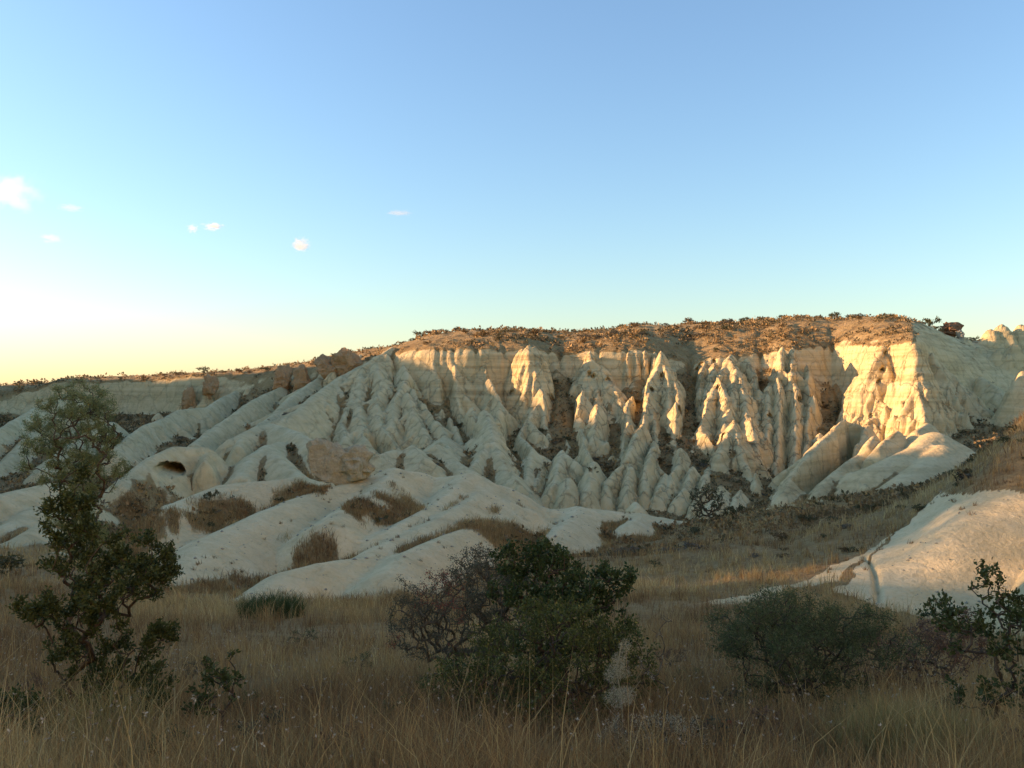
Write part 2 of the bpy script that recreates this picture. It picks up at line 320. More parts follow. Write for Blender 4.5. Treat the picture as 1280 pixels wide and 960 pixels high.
# blocky rim of the north-east
T = 'rim_block'
for (px, py, D, rr, y2) in ((1180,424,158,1.6,440),(1206,420,156,1.7,446),(1222,432,152,1.2,452),(1238,410,158,2.4,436),(1252,404,158,2.6,432),(1246,436,151,1.8,462),(1268,428,151,2.2,462),(1262,440,150,1.5,466),(1276,404,158,2.6,434),(1300,408,158,2.6,440),(1296,432,151,2.0,468),(1196,446,147,1.2,456),(1330,412,158,2.6,440),(1160,426,155,1.6,436),(1172,440,150,1.2,448)):
    R(T, 3.4, rr, .5, .5, (px, py, D), (px, y2, D - 1.2))
R(T, 2.2, .8, .3, .7, (1278,463,118),(1276,470,117))
# lower cones at the foot of the cliff
K = 'rock_cone'
R(K, .9, 1.4, .4, 0, (492,562,96),(470,570,93)); R(K, 1.0, 1.2, .5, 0, (516,556,97),(530,572,92)); R(K, .9, 1.3, .3, 0, (556,546,109),(552,551,104),(545,556,99),(566,574,95),(596,592,90))
R(K, 1.15, .8, .5, 0, (606,512,118),(612,528,111),(617,545,104),(622,562,100),(632,585,95),(640,604,90)); R(K, 1.2, .7, .5, 0, (610,553,102),(596,575,97),(588,592,93))
R(K, 1.3, .7, .5, 0, (650,545,113),(658,553,108),(666,562,103),(660,585,98),(655,605,93)); R(K, 1.2, .7, .5, 0, (640,588,93),(650,606,89))
R(K, 2.6, 1.6, .7, .1, (704,556,108),(698,576,100),(694,592,94),(688,608,91.5)); R(K, 2.8, 2.2, .7, .1, (708,596,92),(708,610,90))
R(K, 1.7, .5, .6, .1, (704,565,104),(722,578,100)); R(K, 2.8, .6, .7, .1, (727,534,116),(730,550,109),(736,567,102),(744,582,99),(747,602,95))
R(K, 2.2, 1.4, .6, .1, (744,576,99),(738,590,94),(735,610,90.5))
R(K, 2.2, .6, .8, .3, (796,540,110),(790,556,105),(784,572,100),(772,585,97),(760,600,94),(757,615,91)); R(K, 2.4, .5, .8, .3, (788,578,98),(784,600,94),(782,620,90.5))
R(K, 2.6, .5, .9, .3, (818,548,112),(815,562,104.5),(810,575,99),(806,592,96),(804,612,92.5))
R(K, 2.0, .6, .8, .4, (856,524,117),(852,550,109),(847,576,102),(838,596,97),(832,614,93)); R(K, 1.9, .6, .8, .4, (866,582,101),(858,604,96),(846,622,91)); R(K, 2.2, .5, .8, .4, (886,578,107),(884,588,101.5),(880,598,97),(872,618,92),(866,634,88))
R(K, 2.6, .5, .8, .4, (944,590,100),(946,608,96)); R(K, 1.6, .7, .6, .5, (900,606,95),(905,624,90)); R(K, 1.6, .6, .7, .5, (925,612,94),(918,630,89))
R(K, 1.6, .9, .1, .8, (794,627,76),(796,634,74))
R(K, 1.9, .6, .7, .3, (676,585,99),(668,606,94))
R(K, 1.8, .6, .7, .3, (832,590,98),(822,615,92)); R(K, 1.8, .5, .7, .4, (890,622,90),(882,640,86)); R(K, 1.6, .8, .5, .1, (572,588,95),(590,606,90))
# rounded domes under the eastern buttress
G = 'rounded_dome'
R(G, 1.1, .8, .5, .6, (1066,515,112),(1050,528,109),(1030,546,105),(1008,572,99.5),(990,596,95),(980,616,91))
R(G, 1.0, .9, .4, .6, (1072,568,101),(1050,584,97),(1030,602,92.5),(1020,622,88))
R(G, 1.3, .8, .5, .6, (1092,545,104),(1084,556,101.5)); R(G, 1.3, .8, .5, .6, (1122,538,104.5),(1108,548,102),(1096,560,99))
R(G, 1.2, 1.1, .4, .6, (1064,590,94),(1058,600,91.5)); R(G, 1.2, 1.0, .4, .6, (1046,592,94.5)); R(G, 1.6, .7, .5, .5, (1050,612,88),(1046,620,86)); R(G, 1.6, .6, .5, .5, (1080,606,89))
R(G, .7, 2.2, .2, .5, (1168,540,103),(1150,556,99),(1120,570,95),(1090,584,92)); R(G, .7, 2.0, .2, .5, (1176,556,98),(1150,580,92),(1120,604,86),(1100,618,82))
R(G, 1.2, .9, .4, .6, (1160,528,108),(1146,538,105))

wfx = 0.34 * fb2(X / 3.4, Y / 3.4, 4, 21); wfy = 0.34 * fb2(X / 3.4 + 50, Y / 3.4, 4, 31)
ffx = 0.14 * fb2(X / 1.3, Y / 1.3, 2, 41); ffy = 0.14 * fb2(X / 1.3, Y / 1.3 + 9, 2, 43)
HR = np.full((NR, NC), -1e3); OWN = np.zeros((NR, NC), np.int32); ROUGH = np.zeros((NR, NC)); OCH = np.zeros((NR, NC))
flute = 1 - 2.2 * np.abs(fb2(X / 1.5, Y / 2.2, 4, 61))
for ri, (name, s, r, rough, och, pts) in enumerate(RIDGES):
    P3 = np.array([(unx(a, d), d, unz(b, d)) for a, b, d in pts])
    reach = 26.0 / s + 2 * r
    r0, r1 = np.searchsorted(DS, [P3[:, 1].min() - reach, P3[:, 1].max() + reach])
    dmin = max(P3[:, 1].min() - reach, 4.0)
    pl = [640 + FPX * (p[0] + sg * reach) / max(p[1] + sy * reach, dmin) for p in P3 for sg in (-1, 1) for sy in (-1, 0, 1)]
    c0, c1 = np.searchsorted(PXS, [min(pl), max(pl)])
    if r1 <= r0 or c1 <= c0: continue
    sl = np.s_[r0:r1, c0:c1]
    x = X[sl] + wfx[sl] * min(1, rough * 1.3 + .2) + ffx[sl] * rough
    y = Y[sl] + wfy[sl] * min(1, rough * 1.3 + .2) + ffy[sl] * rough
    best = np.full(x.shape, -1e3)
    ss = s * (1 + 0.22 * rough * flute[sl])
    if len(P3) == 1: P3 = np.vstack([P3, P3 + [0, -0.4, -0.2]])
    segl = [(a, b, 1.0) for a, b in zip(P3[:-1], P3[1:])]
    gs = np.random.default_rng(1000 + ri); clen = np.hypot(*(P3[-1] - P3[0])[:2]) + abs(P3[-1, 2] - P3[0, 2])
    for q in range(int(min(11, clen / (4.6 if name == 'rock_fin' or rough > .6 else 6.0)))):       # side spurs
        a, b, _ = segl[gs.integers(len(P3) - 1)]; t = gs.random(); p = a + t * (b - a)
        sg = -1 if q % 2 else 1; ang = (0.55 + .75 * gs.random()) * sg; ln = (1.1 + 2.4 * gs.random()) * (1 if name in ('rock_fin', 'rock_cone') else 1.7)
        f_ = np.array([b[0] - a[0], b[1] - a[1]]); f_ = f_ / (np.hypot(*f_) + 1e-6) if np.hypot(*f_) > .3 else np.array([0, -1.])
        d2 = np.array([f_[0] * math.cos(ang) - f_[1] * math.sin(ang), f_[0] * math.sin(ang) + f_[1] * math.cos(ang)])
        e_ = p + np.array([*(d2 * ln), -ln * s * (.42 + .2 * gs.random())]); p = p - [0, 0, .12]
        segl.append((p, e_, 1.25))
    flare = name in ('rock_fin', 'rock_cone', 'rounded_dome')
    for a, b, sk in segl:
        dx, dy = b[0] - a[0], b[1] - a[1]
        t = np.clip(((x - a[0]) * dx + (y - a[1]) * dy) / (dx * dx + dy * dy + 1e-9), 0, 1)
        d = np.hypot(x - a[0] - t * dx, y - a[1] - t * dy)
        rad = (np.sqrt(d * d + r * r) - r) * sk
        if flare: rad = rad * (.85 + .25 * np.exp(-rad / 1.6))
        best = np.maximum(best, a[2] + t * (b[2] - a[2]) - ss * rad)
    w = best > HR[sl]
    HRs = HR[sl]; k = 0.10 + r * 0.15
    diff = np.abs(best - HRs)
    sm = np.maximum(best, HRs) + np.where(diff < k, (k - diff)**2 / (4 * k), 0)
    HR[sl] = sm
    OWN[sl] = np.where(w & (best > BASE[sl] - 0.15), ri + 1, OWN[sl])
    ROUGH[sl] = np.where(w, rough, ROUGH[sl]); OCH[sl] = np.where(w, och, OCH[sl])
# gullies cut down to the talus between the buttresses
GULLY = [(1.9, (700,452,135),(695,520,120),(700,575,107)), (1.8, (862,458,136),(863,520,122),(852,580,108)), (1.5, (556,472,131),(562,500,123),(586,545,112)),
         (1.6, (772,512,121),(764,568,108)), (2.2, (1046,466,135),(1040,500,127),(1026,535,119)), (1.6, (520,470,128),(545,505,120),(556,520,116)), (1.4, (462,535,111),(520,560,104),(545,570,101)),
         (1.3, (952,446,136),(952,480,128)),
         (1.5, (640,520,118),(632,545,111),(650,566,104)), (1.3, (715,470,128),(712,520,118),(722,560,108)), (1.2, (795,505,119),(800,470,127)), (1.5, (1070,545,112),(1040,585,101),(1000,612,95))]
for (w_, *gp) in GULLY:
    w_ *= .62
    for (a, pa, da), (b, pb, db) in zip(gp[:-1], gp[1:]):
        p0 = np.array([unx(a, da), da]); p1 = np.array([unx(b, db), db]); d_ = p1 - p0
        t = np.clip(((X + wfx * 2 - p0[0]) * d_[0] + (Y + wfy * 2 - p0[1]) * d_[1]) / (d_ @ d_), 0, 1)
        dd = ((X + wfx * 2 - p0[0] - t * d_[0])**2 + (Y + wfy * 2 - p0[1] - t * d_[1])**2) / w_**2
        HR -= np.minimum(np.maximum(HR - BASE + .6, 0), 9) * np.exp(-dd * dd)
over = HR - BASE
OWN[over < -0.05] = 0
k = 0.3
H = np.maximum(HR, BASE) + np.where(np.abs(over) < k, (k - np.abs(over))**2 / (4 * k), 0)
is_rock = sstep(-0.25, 0.45, over + 0.35 * fb2(X / 1.6, Y / 1.6, 3, 77))
# erosion relief
gy, gx = np.gradient(H, axis=0) / np.gradient(Y, axis=0), np.gradient(H, axis=1) / np.maximum(np.gradient(X, axis=1), 1e-6)
slope = np.hypot(gx, gy)
steep = sstep(0.55, 1.3, slope)
rgh = np.where(OWN > 0, ROUGH, 0.5)
H = H + (0.17 * fb2(X / 2.0, Y / 2.0, 4, 87) * rgh + 0.12 * fb2(X / 0.55, Y / 0.55, 2, 97) * rgh) * np.clip((Y - 25) / 30, 0, 1) * (Y < 400)
def erode(passes=5):
    a, b_ = np.searchsorted(DS, [25.5, 186]); z = H[a:b_].copy(); xs, ys = X[a:b_], Y[a:b_]; n0, n1 = z.shape
    cell = np.gradient(xs, axis=1) * np.gradient(ys, axis=0)
    soft = np.where(OWN[a:b_] > 0, 0.35 + 0.65 * np.clip(ROUGH[a:b_] * 1.3, 0, 1), np.where((ys < 46) & (PXS[None, :] > 1000), .06, 0.6)) * sstep(25.5, 30, ys) * sstep(186, 176, ys)
    idx = np.arange(n0 * n1).reshape(n0, n1)
    for it in range(passes):
        zz = z + 0.05 * vn2(xs / .5, ys / .5, 300 + it)
        best = np.zeros_like(z); rec = idx.copy()
        for di in (-1, 0, 1):
            for dj in (-1, 0, 1):
                if di == 0 and dj == 0: continue
                s0 = np.s_[max(0, -di):n0 - max(0, di), max(0, -dj):n1 - max(0, dj)]
                s1 = np.s_[max(0, di):n0 + min(0, di), max(0, dj):n1 + min(0, dj)]
                sl_ = (zz[s0] - zz[s1]) / np.hypot(xs[s0] - xs[s1], ys[s0] - ys[s1])
                bt = sl_ > best[s0]
                best[s0] = np.where(bt, sl_, best[s0]); rec[s0] = np.where(bt, idx[s1], rec[s0])
        order = np.argsort(-zz.ravel()).tolist(); A = cell.ravel().tolist(); rc = rec.ravel().tolist()
        for i in order:
            j = rc[i]
            if j != i: A[j] += A[i]
        A = np.array(A).reshape(n0, n1)
        inc = 0.085 * np.sqrt(np.minimum(A, 120)) * np.clip(best, 0, 1.8) ** .8 * soft
        inc = np.minimum(inc, .5)
        for ax in (0, 1):
            for _ in range(2 if it < 3 else 1):
                q = np.pad(inc, [(1, 1) if c_ == ax else (0, 0) for c_ in (0, 1)], mode='edge'); m_ = inc.shape[ax]
                inc = .25 * np.take(q, np.arange(m_), axis=ax) + .5 * inc + .25 * np.take(q, np.arange(2, m_ + 2), axis=ax)
        z = z - inc
    return a, b_, z
_a, _b, _z = erode(); CARVED = np.zeros_like(H); CARVED[_a:_b] = H[_a:_b] - _z; H[_a:_b] = _z
wall = steep * (Y > FOOT_D[None, :] - 3) * (Y < SKY_D[None, :])
ochre = np.where(OWN > 0, OCH, 0.75 * sstep(-6, 2, H) * (Y > 100))
for ax in (0, 1):
    for _ in range(2):
        q = np.pad(ochre, [(2, 2) if a == ax else (0, 0) for a in (0, 1)], mode='edge')
        n_ = ochre.shape[ax]; ochre = sum(np.take(q, np.arange(j, j + n_), axis=ax) for j in range(5)) / 5
ROCK = np.maximum(is_rock, np.clip(wall, 0, 1))
# plan-view outlines of bare or overgrown ground: (px, D)
def inpoly(poly, soft=0.0):
    xs = np.array([unx(a, d) for a, d in poly]); ys = np.array([d for a, d in poly], float)
    xw = X + soft * fb2(X / 1.6, Y / 1.6, 3, 55); yw = Y + soft * fb2(X / 1.6 + 7, Y / 1.6, 3, 57)
    ins = np.zeros(X.shape, bool)
    for i in range(len(xs)):
        j = i - 1
        cond = (ys[i] > yw) != (ys[j] > yw)
        ins ^= cond & (xw < (xs[j] - xs[i]) * (yw - ys[i]) / (ys[j] - ys[i] + 1e-12) + xs[i])
    return ins
BARE = [[(1045,27.6),(1110,26.6),(1200,26.3),(1300,26.2),(1500,26.2),(1500,35.5),(1280,34),(1215,36.5),(1172,41),(1130,38),(1085,34),(1052,29.5),(1042,28)],
        [(840,24.4),(930,25.4),(990,28.5),(1040,30.5),(1085,34.5),(1130,38.5),(1100,36.8),(1040,33),(985,30.5),(900,26.4),(830,25)],
        [(1146,121),(1200,128),(1290,134),(1600,140),(1600,172),(1290,168),(1230,166),(1190,163),(1165,158),(1140,140)],
        [(880,63),(940,62),(1000,61),(1100,60),(1180,56),(1180,57.2),(1100,61.3),(1000,62.4),(940,63.4),(880,64.4)]]
FRESH = np.where(np.isin(OWN, [i + 1 for i, r_ in enumerate(RIDGES) if r_[0] == 'pale_ridge']), .45, 0.0)
wide = H.copy()
for _ in range(3):
    for ax in (0, 1):
        q = np.pad(wide, [(5, 5) if b_ == ax else (0, 0) for b_ in (0, 1)], mode='edge'); m_ = wide.shape[ax]
        wide = sum(np.take(q, np.arange(j, j + m_), axis=ax) for j in range(11)) / 11
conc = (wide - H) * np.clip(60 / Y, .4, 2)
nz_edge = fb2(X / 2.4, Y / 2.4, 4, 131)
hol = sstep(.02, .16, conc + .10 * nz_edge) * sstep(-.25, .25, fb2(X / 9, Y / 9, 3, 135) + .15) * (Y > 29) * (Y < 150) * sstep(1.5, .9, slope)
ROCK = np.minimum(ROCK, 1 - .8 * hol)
for pi_, p in enumerate(BARE):
    ip = inpoly(p, 0.5 if pi_ != 2 else 1.0)
    ROCK = np.maximum(ROCK, ip * 0.85)
    if pi_ < 2: rgh = np.where(ip, .12, rgh); ochre = np.where(ip, .55, ochre); FRESH = np.where(ip, .7 if pi_ == 0 else .3, FRESH)
def groove(pts, w_, dep):
    for (a, da), (b, db) in zip(pts[:-1], pts[1:]):
        p0 = np.array([unx(a, da), da]); p1 = np.array([unx(b, db), db]); d_ = p1 - p0
        t = np.clip(((X - p0[0]) * d_[0] + (Y - p0[1]) * d_[1]) / (d_ @ d_), 0, 1)
        H[:] -= dep * np.exp(-(((X - p0[0] - t * d_[0])**2 + (Y - p0[1] - t * d_[1])**2) / w_**2))
groove([(1080,34.2),(1088,33.2),(1094,31.2),(1097,29.2),(1098,27.5)], .11, .22)
SCRUB = [[(86,33),(205,35),(200,46),(212,55),(270,62),(300,68),(262,73),(200,72),(150,66),(110,56),(84,44)], [(452,49),(470,46),(500,49),(528,53),(520,57),(490,55)],
         [(203,45),(260,48),(330,51.5),(402,55),(405,57.5),(330,54.5),(260,51.5),(205,48)], [(560,45),(640,46),(690,50),(690,54),(600,49)],
         [(270,36),(330,34),(420,38),(440,42),(400,44),(330,40)]]
def blur(a, n):
    for ax in (0, 1):
        q = np.pad(a, [(n, n) if b == ax else (0, 0) for b in (0, 1)], mode='edge'); m_ = a.shape[ax]
        a = sum(np.take(q, np.arange(j, j + m_), axis=ax) for j in range(2 * n + 1)) / (2 * n + 1)
    return a
for p in SCRUB: ROCK = np.minimum(ROCK, 1 - 0.85 * blur(inpoly(p, 2.6).astype(float), 2))
# thin scrub also settles on gentle shelves of the rock
ROCK = ROCK - 0.55 * sstep(0.15, 0.5, fb2(X / 3.1, Y / 3.1, 3, 121)) * sstep(1.0, 0.5, slope) * (Y > 66) * sstep(0.1, .5, np.where(OWN > 0, ROUGH, .5))
ROCK = ROCK * sstep(24.5, 26.5, Y)
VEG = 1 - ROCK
# ledges: push steep rock along its horizontal normal
gy, gx = np.gradient(H, axis=0) / np.gradient(Y, axis=0), np.gradient(H, axis=1) / np.maximum(np.gradient(X, axis=1), 1e-6)
gl = np.sqrt(gx**2 + gy**2 + 1)
win = (Y > 60) & (Y < 182)
led = np.zeros_like(H)
led[win] = 0.30 * vn3(X[win] / 14, Y[win] / 14, H[win] / 0.75) * ochre[win] + 0.34 * (0.45 - np.abs(vn3(X[win] / 1.9, Y[win] / 1.9, H[win] / 8.0))) + 0.13 * vn3(X[win] / 1.0, Y[win] / 1.0, H[win] / 1.3) + 0.10 * vn3(X[win] / .5, Y[win] / .5, H[win] / .6)
led *= sstep(0.5, 1.2, slope) * ROCK * np.maximum(rgh, .4)
XX = X - gx / gl * led; YY = Y - gy / gl * led; ZZ = H + led / gl * 0.3
pxv = 640 + FPX * XX / YY; pyv = HOR - FPX * ZZ / YY
def hollow(px, py, rx, ry, depth, dlo, dhi):
    g = ((pxv - px) / rx)**2 + ((pyv - py) / ry)**2 + .45 * fb2(pxv / (rx * .6), pyv / (ry * .8), 2, 17)
    w_ = sstep(1.0, 0.72, g) * (Y > dlo) * (Y < dhi)
    YY[:] += depth * w_; XX[:] += depth * w_ * XX / YY * 0.6
hollow(211, 587, 19, 8.0, 6.0, 60, 86)
for (a, b) in ((828,470),(898,485),(905,546),(1040,537),(737,468),(742,471),(872,462),(876,456),(1098,478),(1104,462),(1090,520),(893,452),(1108,442),(815,488),(850,512),(1000,500),(962,520),(640,490),(690,500),(760,475)):
    hollow(a, b, 2.6, 3.0, 0.9, 100, 140)
_Q = np.stack([XX, YY, ZZ], -1)
_nn = np.cross(np.gradient(_Q, axis=1), np.gradient(_Q, axis=0)); _nn /= np.linalg.norm(_nn, axis=-1, keepdims=True) + 1e-12
nx_, ny_, nz_ = _nn[..., 0], _nn[..., 1], _nn[..., 2]

def ground(px, D):
    """terrain point seen along column px at distance D"""
    c = np.clip((px - PXS[0]) / 2.0, 0, NC - 1.001); i = np.clip(np.searchsorted(DS, D) - 1, 0, NR - 2)
    t = (D - DS[i]) / (DS[i + 1] - DS[i]); c0 = int(c); u = c - c0
    z = (H[i, c0] * (1 - u) + H[i, c0 + 1] * u) * (1 - t) + (H[i + 1, c0] * (1 - u) + H[i + 1, c0 + 1] * u) * t
    return np.array([unx(px, D), D, z])

def link(name, me, parent=None):
    o = bpy.data.objects.new(name, me); COL.objects.link(o)
    if parent is not None: o.parent = parent
    return o
def tag(o, label=None, cat=None, group=None, kind=None):
    if label: o['label'] = label
    if cat: o['category'] = cat
    if group: o['group'] = group
    if kind: o['kind'] = kind
    return o
# ---- cut the surface into its pieces
VI = np.arange(NR * NC).reshape(NR, NC)
quads = np.stack([VI[:-1, :-1], VI[:-1, 1:], VI[1:, 1:], VI[1:, :-1]], -1).reshape(-1, 4)
fown = np.maximum.reduce([OWN[:-1, :-1], OWN[:-1, 1:], OWN[1:, 1:], OWN[1:, :-1]]).ravel()
fD = np.repeat(DS[:-1], NC - 1); fc = np.tile(np.arange(NC - 1), NR - 1)
piece = np.where(fD < 25.5, -1, np.where(fD < 90, -2, np.where(fD < RIM_D[fc] + 1.0, -3, -4)))
piece = np.where(fown > 0, fown, piece)
AV = np.stack([XX, YY, ZZ], -1).reshape(-1, 3); AN = np.stack([nx_, ny_, nz_], -1).reshape(-1, 3)
vegf = VEG.ravel().astype(np.float32); ochf = ochre.ravel().astype(np.float32); frsf = FRESH.ravel().astype(np.float32); rghf = np.clip(rgh, 0, 1).ravel().astype(np.float32)
def piece_mesh(name, mask):
    q = quads[mask]
    u, inv = np.unique(q, return_inverse=True); inv = inv.reshape(-1)
    me = bpy.data.meshes.new(name)
    me.vertices.add(len(u)); me.vertices.foreach_set('co', AV[u].astype(np.float32).ravel())
    nq = len(q); me.loops.add(nq * 4); me.polygons.add(nq)
    me.loops.foreach_set('vertex_index', inv.astype(np.int32))
    me.polygons.foreach_set('loop_start', np.arange(0, nq * 4, 4, dtype=np.int32))
    me.polygons.foreach_set('use_smooth', np.ones(nq, bool))
    a = me.attributes.new('veg', 'FLOAT', 'POINT'); a.data.foreach_set('value', vegf[u])
    a = me.attributes.new('ochre', 'FLOAT', 'POINT'); a.data.foreach_set('value', ochf[u])
    a = me.attributes.new('fresh', 'FLOAT', 'POINT'); a.data.foreach_set('value', frsf[u])
    a = me.attributes.new('rough', 'FLOAT', 'POINT'); a.data.foreach_set('value', rghf[u])
    me.materials.append(M_TERR); me.update(); me.validate()
    me.normals_split_custom_set_from_vertices(AN[u].astype(np.float32))
    return me
base_ob = {}
for pid, nm in ((-1, 'ground'), (-2, 'valley_slope'), (-3, 'cliff'), (-4, 'plateau')):
    base_ob[pid] = tag(link(nm, piece_mesh(nm, piece == pid)), kind='structure')
base_ob[-1]['label'] = 'dry grassy ground in front of the pale ridge'
base_ob[-2]['label'] = 'brown scrubby slope between pale ridge and cliff foot'
base_ob[-3]['label'] = 'eroded cream and ochre tuff cliff with scrubby gullies'
base_ob[-4]['label'] = 'scrub covered plateau top above the cliff'
for ri, (name, *_r) in enumerate(RIDGES):
    mk = piece == ri + 1
    if mk.sum() < 12: continue
    par = base_ob[-2] if name in ('pale_ridge', 'badland_ridge') and _r[-1][0][2] < 100 else base_ob[-4] if name == 'rim_block' else base_ob[-3]
    link(name, piece_mesh(name, mk), par)

# hills out of the picture: the western one throws the shadow that fills the valley, the eastern one is added to bounce warm sunlight back
def unseen_hill(cr, xs, ys, grade, label, seed):
    cr = np.array(cr, float); gx_, gy_ = np.meshgrid(xs, ys)
    z = np.full(gx_.shape, -40.0)
    wx = gx_ + 5 * fb2(gx_ / 18, gy_ / 18, 3, seed); wy = gy_ + 5 * fb2(gx_ / 18, gy_ / 18, 3, seed + 1)
    for a, b in zip(cr[:-1], cr[1:]):
        d = b - a; t = np.clip(((wx - a[0]) * d[0] + (wy - a[1]) * d[1]) / (d[0]**2 + d[1]**2), 0, 1)
        dist = np.hypot(wx - a[0] - t * d[0], wy - a[1] - t * d[1])
        z = np.maximum(z, a[2] + t * d[2] - grade * (np.sqrt(dist**2 + 9) - 3))
    z += 1.2 * fb2(gx_ / 7, gy_ / 7, 4, seed + 3)
    z = np.maximum(z, -30 + 0 * z)
    n0, n1 = z.shape; vi = np.arange(n0 * n1).reshape(n0, n1)
    q = np.stack([vi[:-1, :-1], vi[:-1, 1:], vi[1:, 1:], vi[1:, :-1]], -1).reshape(-1, 4)
    zc = z.ravel()[q].max(1); q = q[zc > -29]
    me = bpy.data.meshes.new('hill'); me.from_pydata(np.stack([gx_, gy_, z], -1).reshape(-1, 3).tolist(), [], q.tolist())
    a = me.attributes.new('veg', 'FLOAT', 'POINT'); a.data.foreach_set('value', (0.05 + 0.5 * fb2(gx_ / 12, gy_ / 12, 3, 2)).ravel().astype(np.float32))
    me.attributes.new('ochre', 'FLOAT', 'POINT'); me.materials.append(M_TERR)
    me.polygons.foreach_set('use_smooth', np.ones(len(me.polygons), bool))
    tag(link('hill', me), label, kind='structure')
unseen_hill([(-84,8,36),(-89,22,36),(-94,30,28),(-97,36,19.5),(-99,46,19.5),(-102,51,25),(-106,57,32),(-114,70,37),(-126,90,46),(-138,105,48),(-150,120,45),(-158,130,41.5),(-162,136,41.5),(-166,142,44),(-168,148,45.5),(-172,155,45),(-176,161,43),(-180,167,39.5),(-184,175,32),(-192,188,20)],
            np.arange(-260, -20, 2.5), np.arange(-60, 260, 2.5), 1.15, 'pale scrubby hill on the west side of the valley', 5)
unseen_hill([(-75,-120,34),(-20,-112,50),(40,-96,62),(72,-62,64),(80,-30,64),(80,-2,57)],
            np.arange(-160, 220, 3.0), np.arange(-220, 110, 3.0), .92, 'added pale hillside behind the viewpoint bouncing warm sunlight into the valley', 15)

# ------------------------------------------------------------------ plants: builders
def groundv(x, y):
    x = np.asarray(x, float); y = np.asarray(y, float)
    px = 640 + FPX * x / y
    c = np.clip((px - PXS[0]) / 2.0, 0, NC - 1.001); i = np.clip(np.searchsorted(DS, y) - 1, 0, NR - 2)
    t = np.clip((y - DS[i]) / (DS[i + 1] - DS[i]), 0, 1); c0 = c.astype(int); u = c - c0
    f = lambda A: (A[i, c0] * (1 - u) + A[i, c0 + 1] * u) * (1 - t) + (A[i + 1, c0] * (1 - u) + A[i + 1, c0 + 1] * u) * t
    return f(H), f(VEG), f(slope)
def leaf_mat(name, stops, trans=0.3):
    m, nt, nd, lk, b = new_mat(name)
    at = nd.new('ShaderNodeAttribute'); at.attribute_name = 'tone'
    col = ramp_out(nd, lk, at.outputs['Fac'], stops)
    b.inputs['Roughness'].default_value = 0.65; b.inputs['Specular IOR Level'].default_value = 0.3
    lk.new(col, b.inputs['Base Color'])
    tr = nd.new('ShaderNodeBsdfTranslucent'); lk.new(col, tr.inputs['Color'])
    mx = nd.new('ShaderNodeMixShader'); mx.inputs[0].default_value = trans
    lk.new(b.outputs[0], mx.inputs[1]); lk.new(tr.outputs[0], mx.inputs[2])
    lk.new(mx.outputs[0], nd['Material Output'].inputs['Surface'])
    return m
def bark_mat(name, c0, c1):
    m, nt, nd, lk, b = new_mat(name)
    tc = nd.new('ShaderNodeTexCoord')
    n = noise_node(nd, lk, mapping(nd, lk, tc.outputs['Object'], (30, 30, 8)), 1.0, 4)
    lk.new(ramp_out(nd, lk, n.outputs[0], [(0.3, c0), (0.7, c1)]), b.inputs['Base Color']); return m
def raw_mesh(name, V, Q, mat, tone=None, smooth=False):
    """V: (n,3); Q: (m,k) faces"""
    me = bpy.data.meshes.new(name); V = np.asarray(V, np.float32); Q = np.asarray(Q, np.int32); k = Q.shape[1]
    me.vertices.add(len(V)); me.vertices.foreach_set('co', V.ravel())
    me.loops.add(Q.size); me.polygons.add(len(Q))
    me.loops.foreach_set('vertex_index', Q.ravel()); me.polygons.foreach_set('loop_start', np.arange(0, Q.size, k, dtype=np.int32))
    if smooth: me.polygons.foreach_set('use_smooth', np.ones(len(Q), bool))
    if tone is not None:
        a = me.attributes.new('tone', 'FLOAT', 'POINT'); a.data.foreach_set('value', np.asarray(tone, np.float32))
    me.materials.append(mat); me.update(); me.validate(); return me
def unit(v): return v / (np.linalg.norm(v, axis=-1, keepdims=True) + 1e-9)
def leaves(P, Dr, L, W, tone, g):
    """one folded four-cornered leaf for each row"""
    n = len(P); side = unit(np.cross(Dr, g.normal(size=(n, 3)))); nor = np.cross(side, Dr)
    L = np.broadcast_to(L, n)[:, None]; W = np.broadcast_to(W, n)[:, None]
    mid = P + Dr * L * 0.45
    V = np.stack([P, mid + side * W * .5 + nor * W * .18, P + Dr * L, mid - side * W * .5 + nor * W * .18], 1).reshape(-1, 3)
    Q = np.arange(4 * n).reshape(n, 4)
    return V, Q, np.repeat(tone, 4)
def tubes(segs, sides=5):
    """segs: rows of p0(3) p1(3) r0 r1"""
    s_ = np.asarray(segs, float); p0, p1, r0, r1 = s_[:, :3], s_[:, 3:6], s_[:, 6], s_[:, 7]
    d = unit(p1 - p0); a = unit(np.cross(d, np.where(np.abs(d[:, 2:3]) > .9, [[1., 0, 0]], [[0, 0, 1.]]))); b = np.cross(d, a)
    th = np.arange(sides) * 2 * math.pi / sides
    ring = a[:, None] * np.cos(th)[None, :, None] + b[:, None] * np.sin(th)[None, :, None]
    V = np.concatenate([p0[:, None] + ring * r0[:, None, None], p1[:, None] + ring * r1[:, None, None]], 1)
    n = len(s_); o = (np.arange(n) * 2 * sides)[:, None]; i = np.arange(sides); j = (i + 1) % sides
    Q = np.stack([o + i, o + j, o + j + sides, o + i + sides], -1).reshape(-1, 4)
    return V.reshape(-1, 3), Q
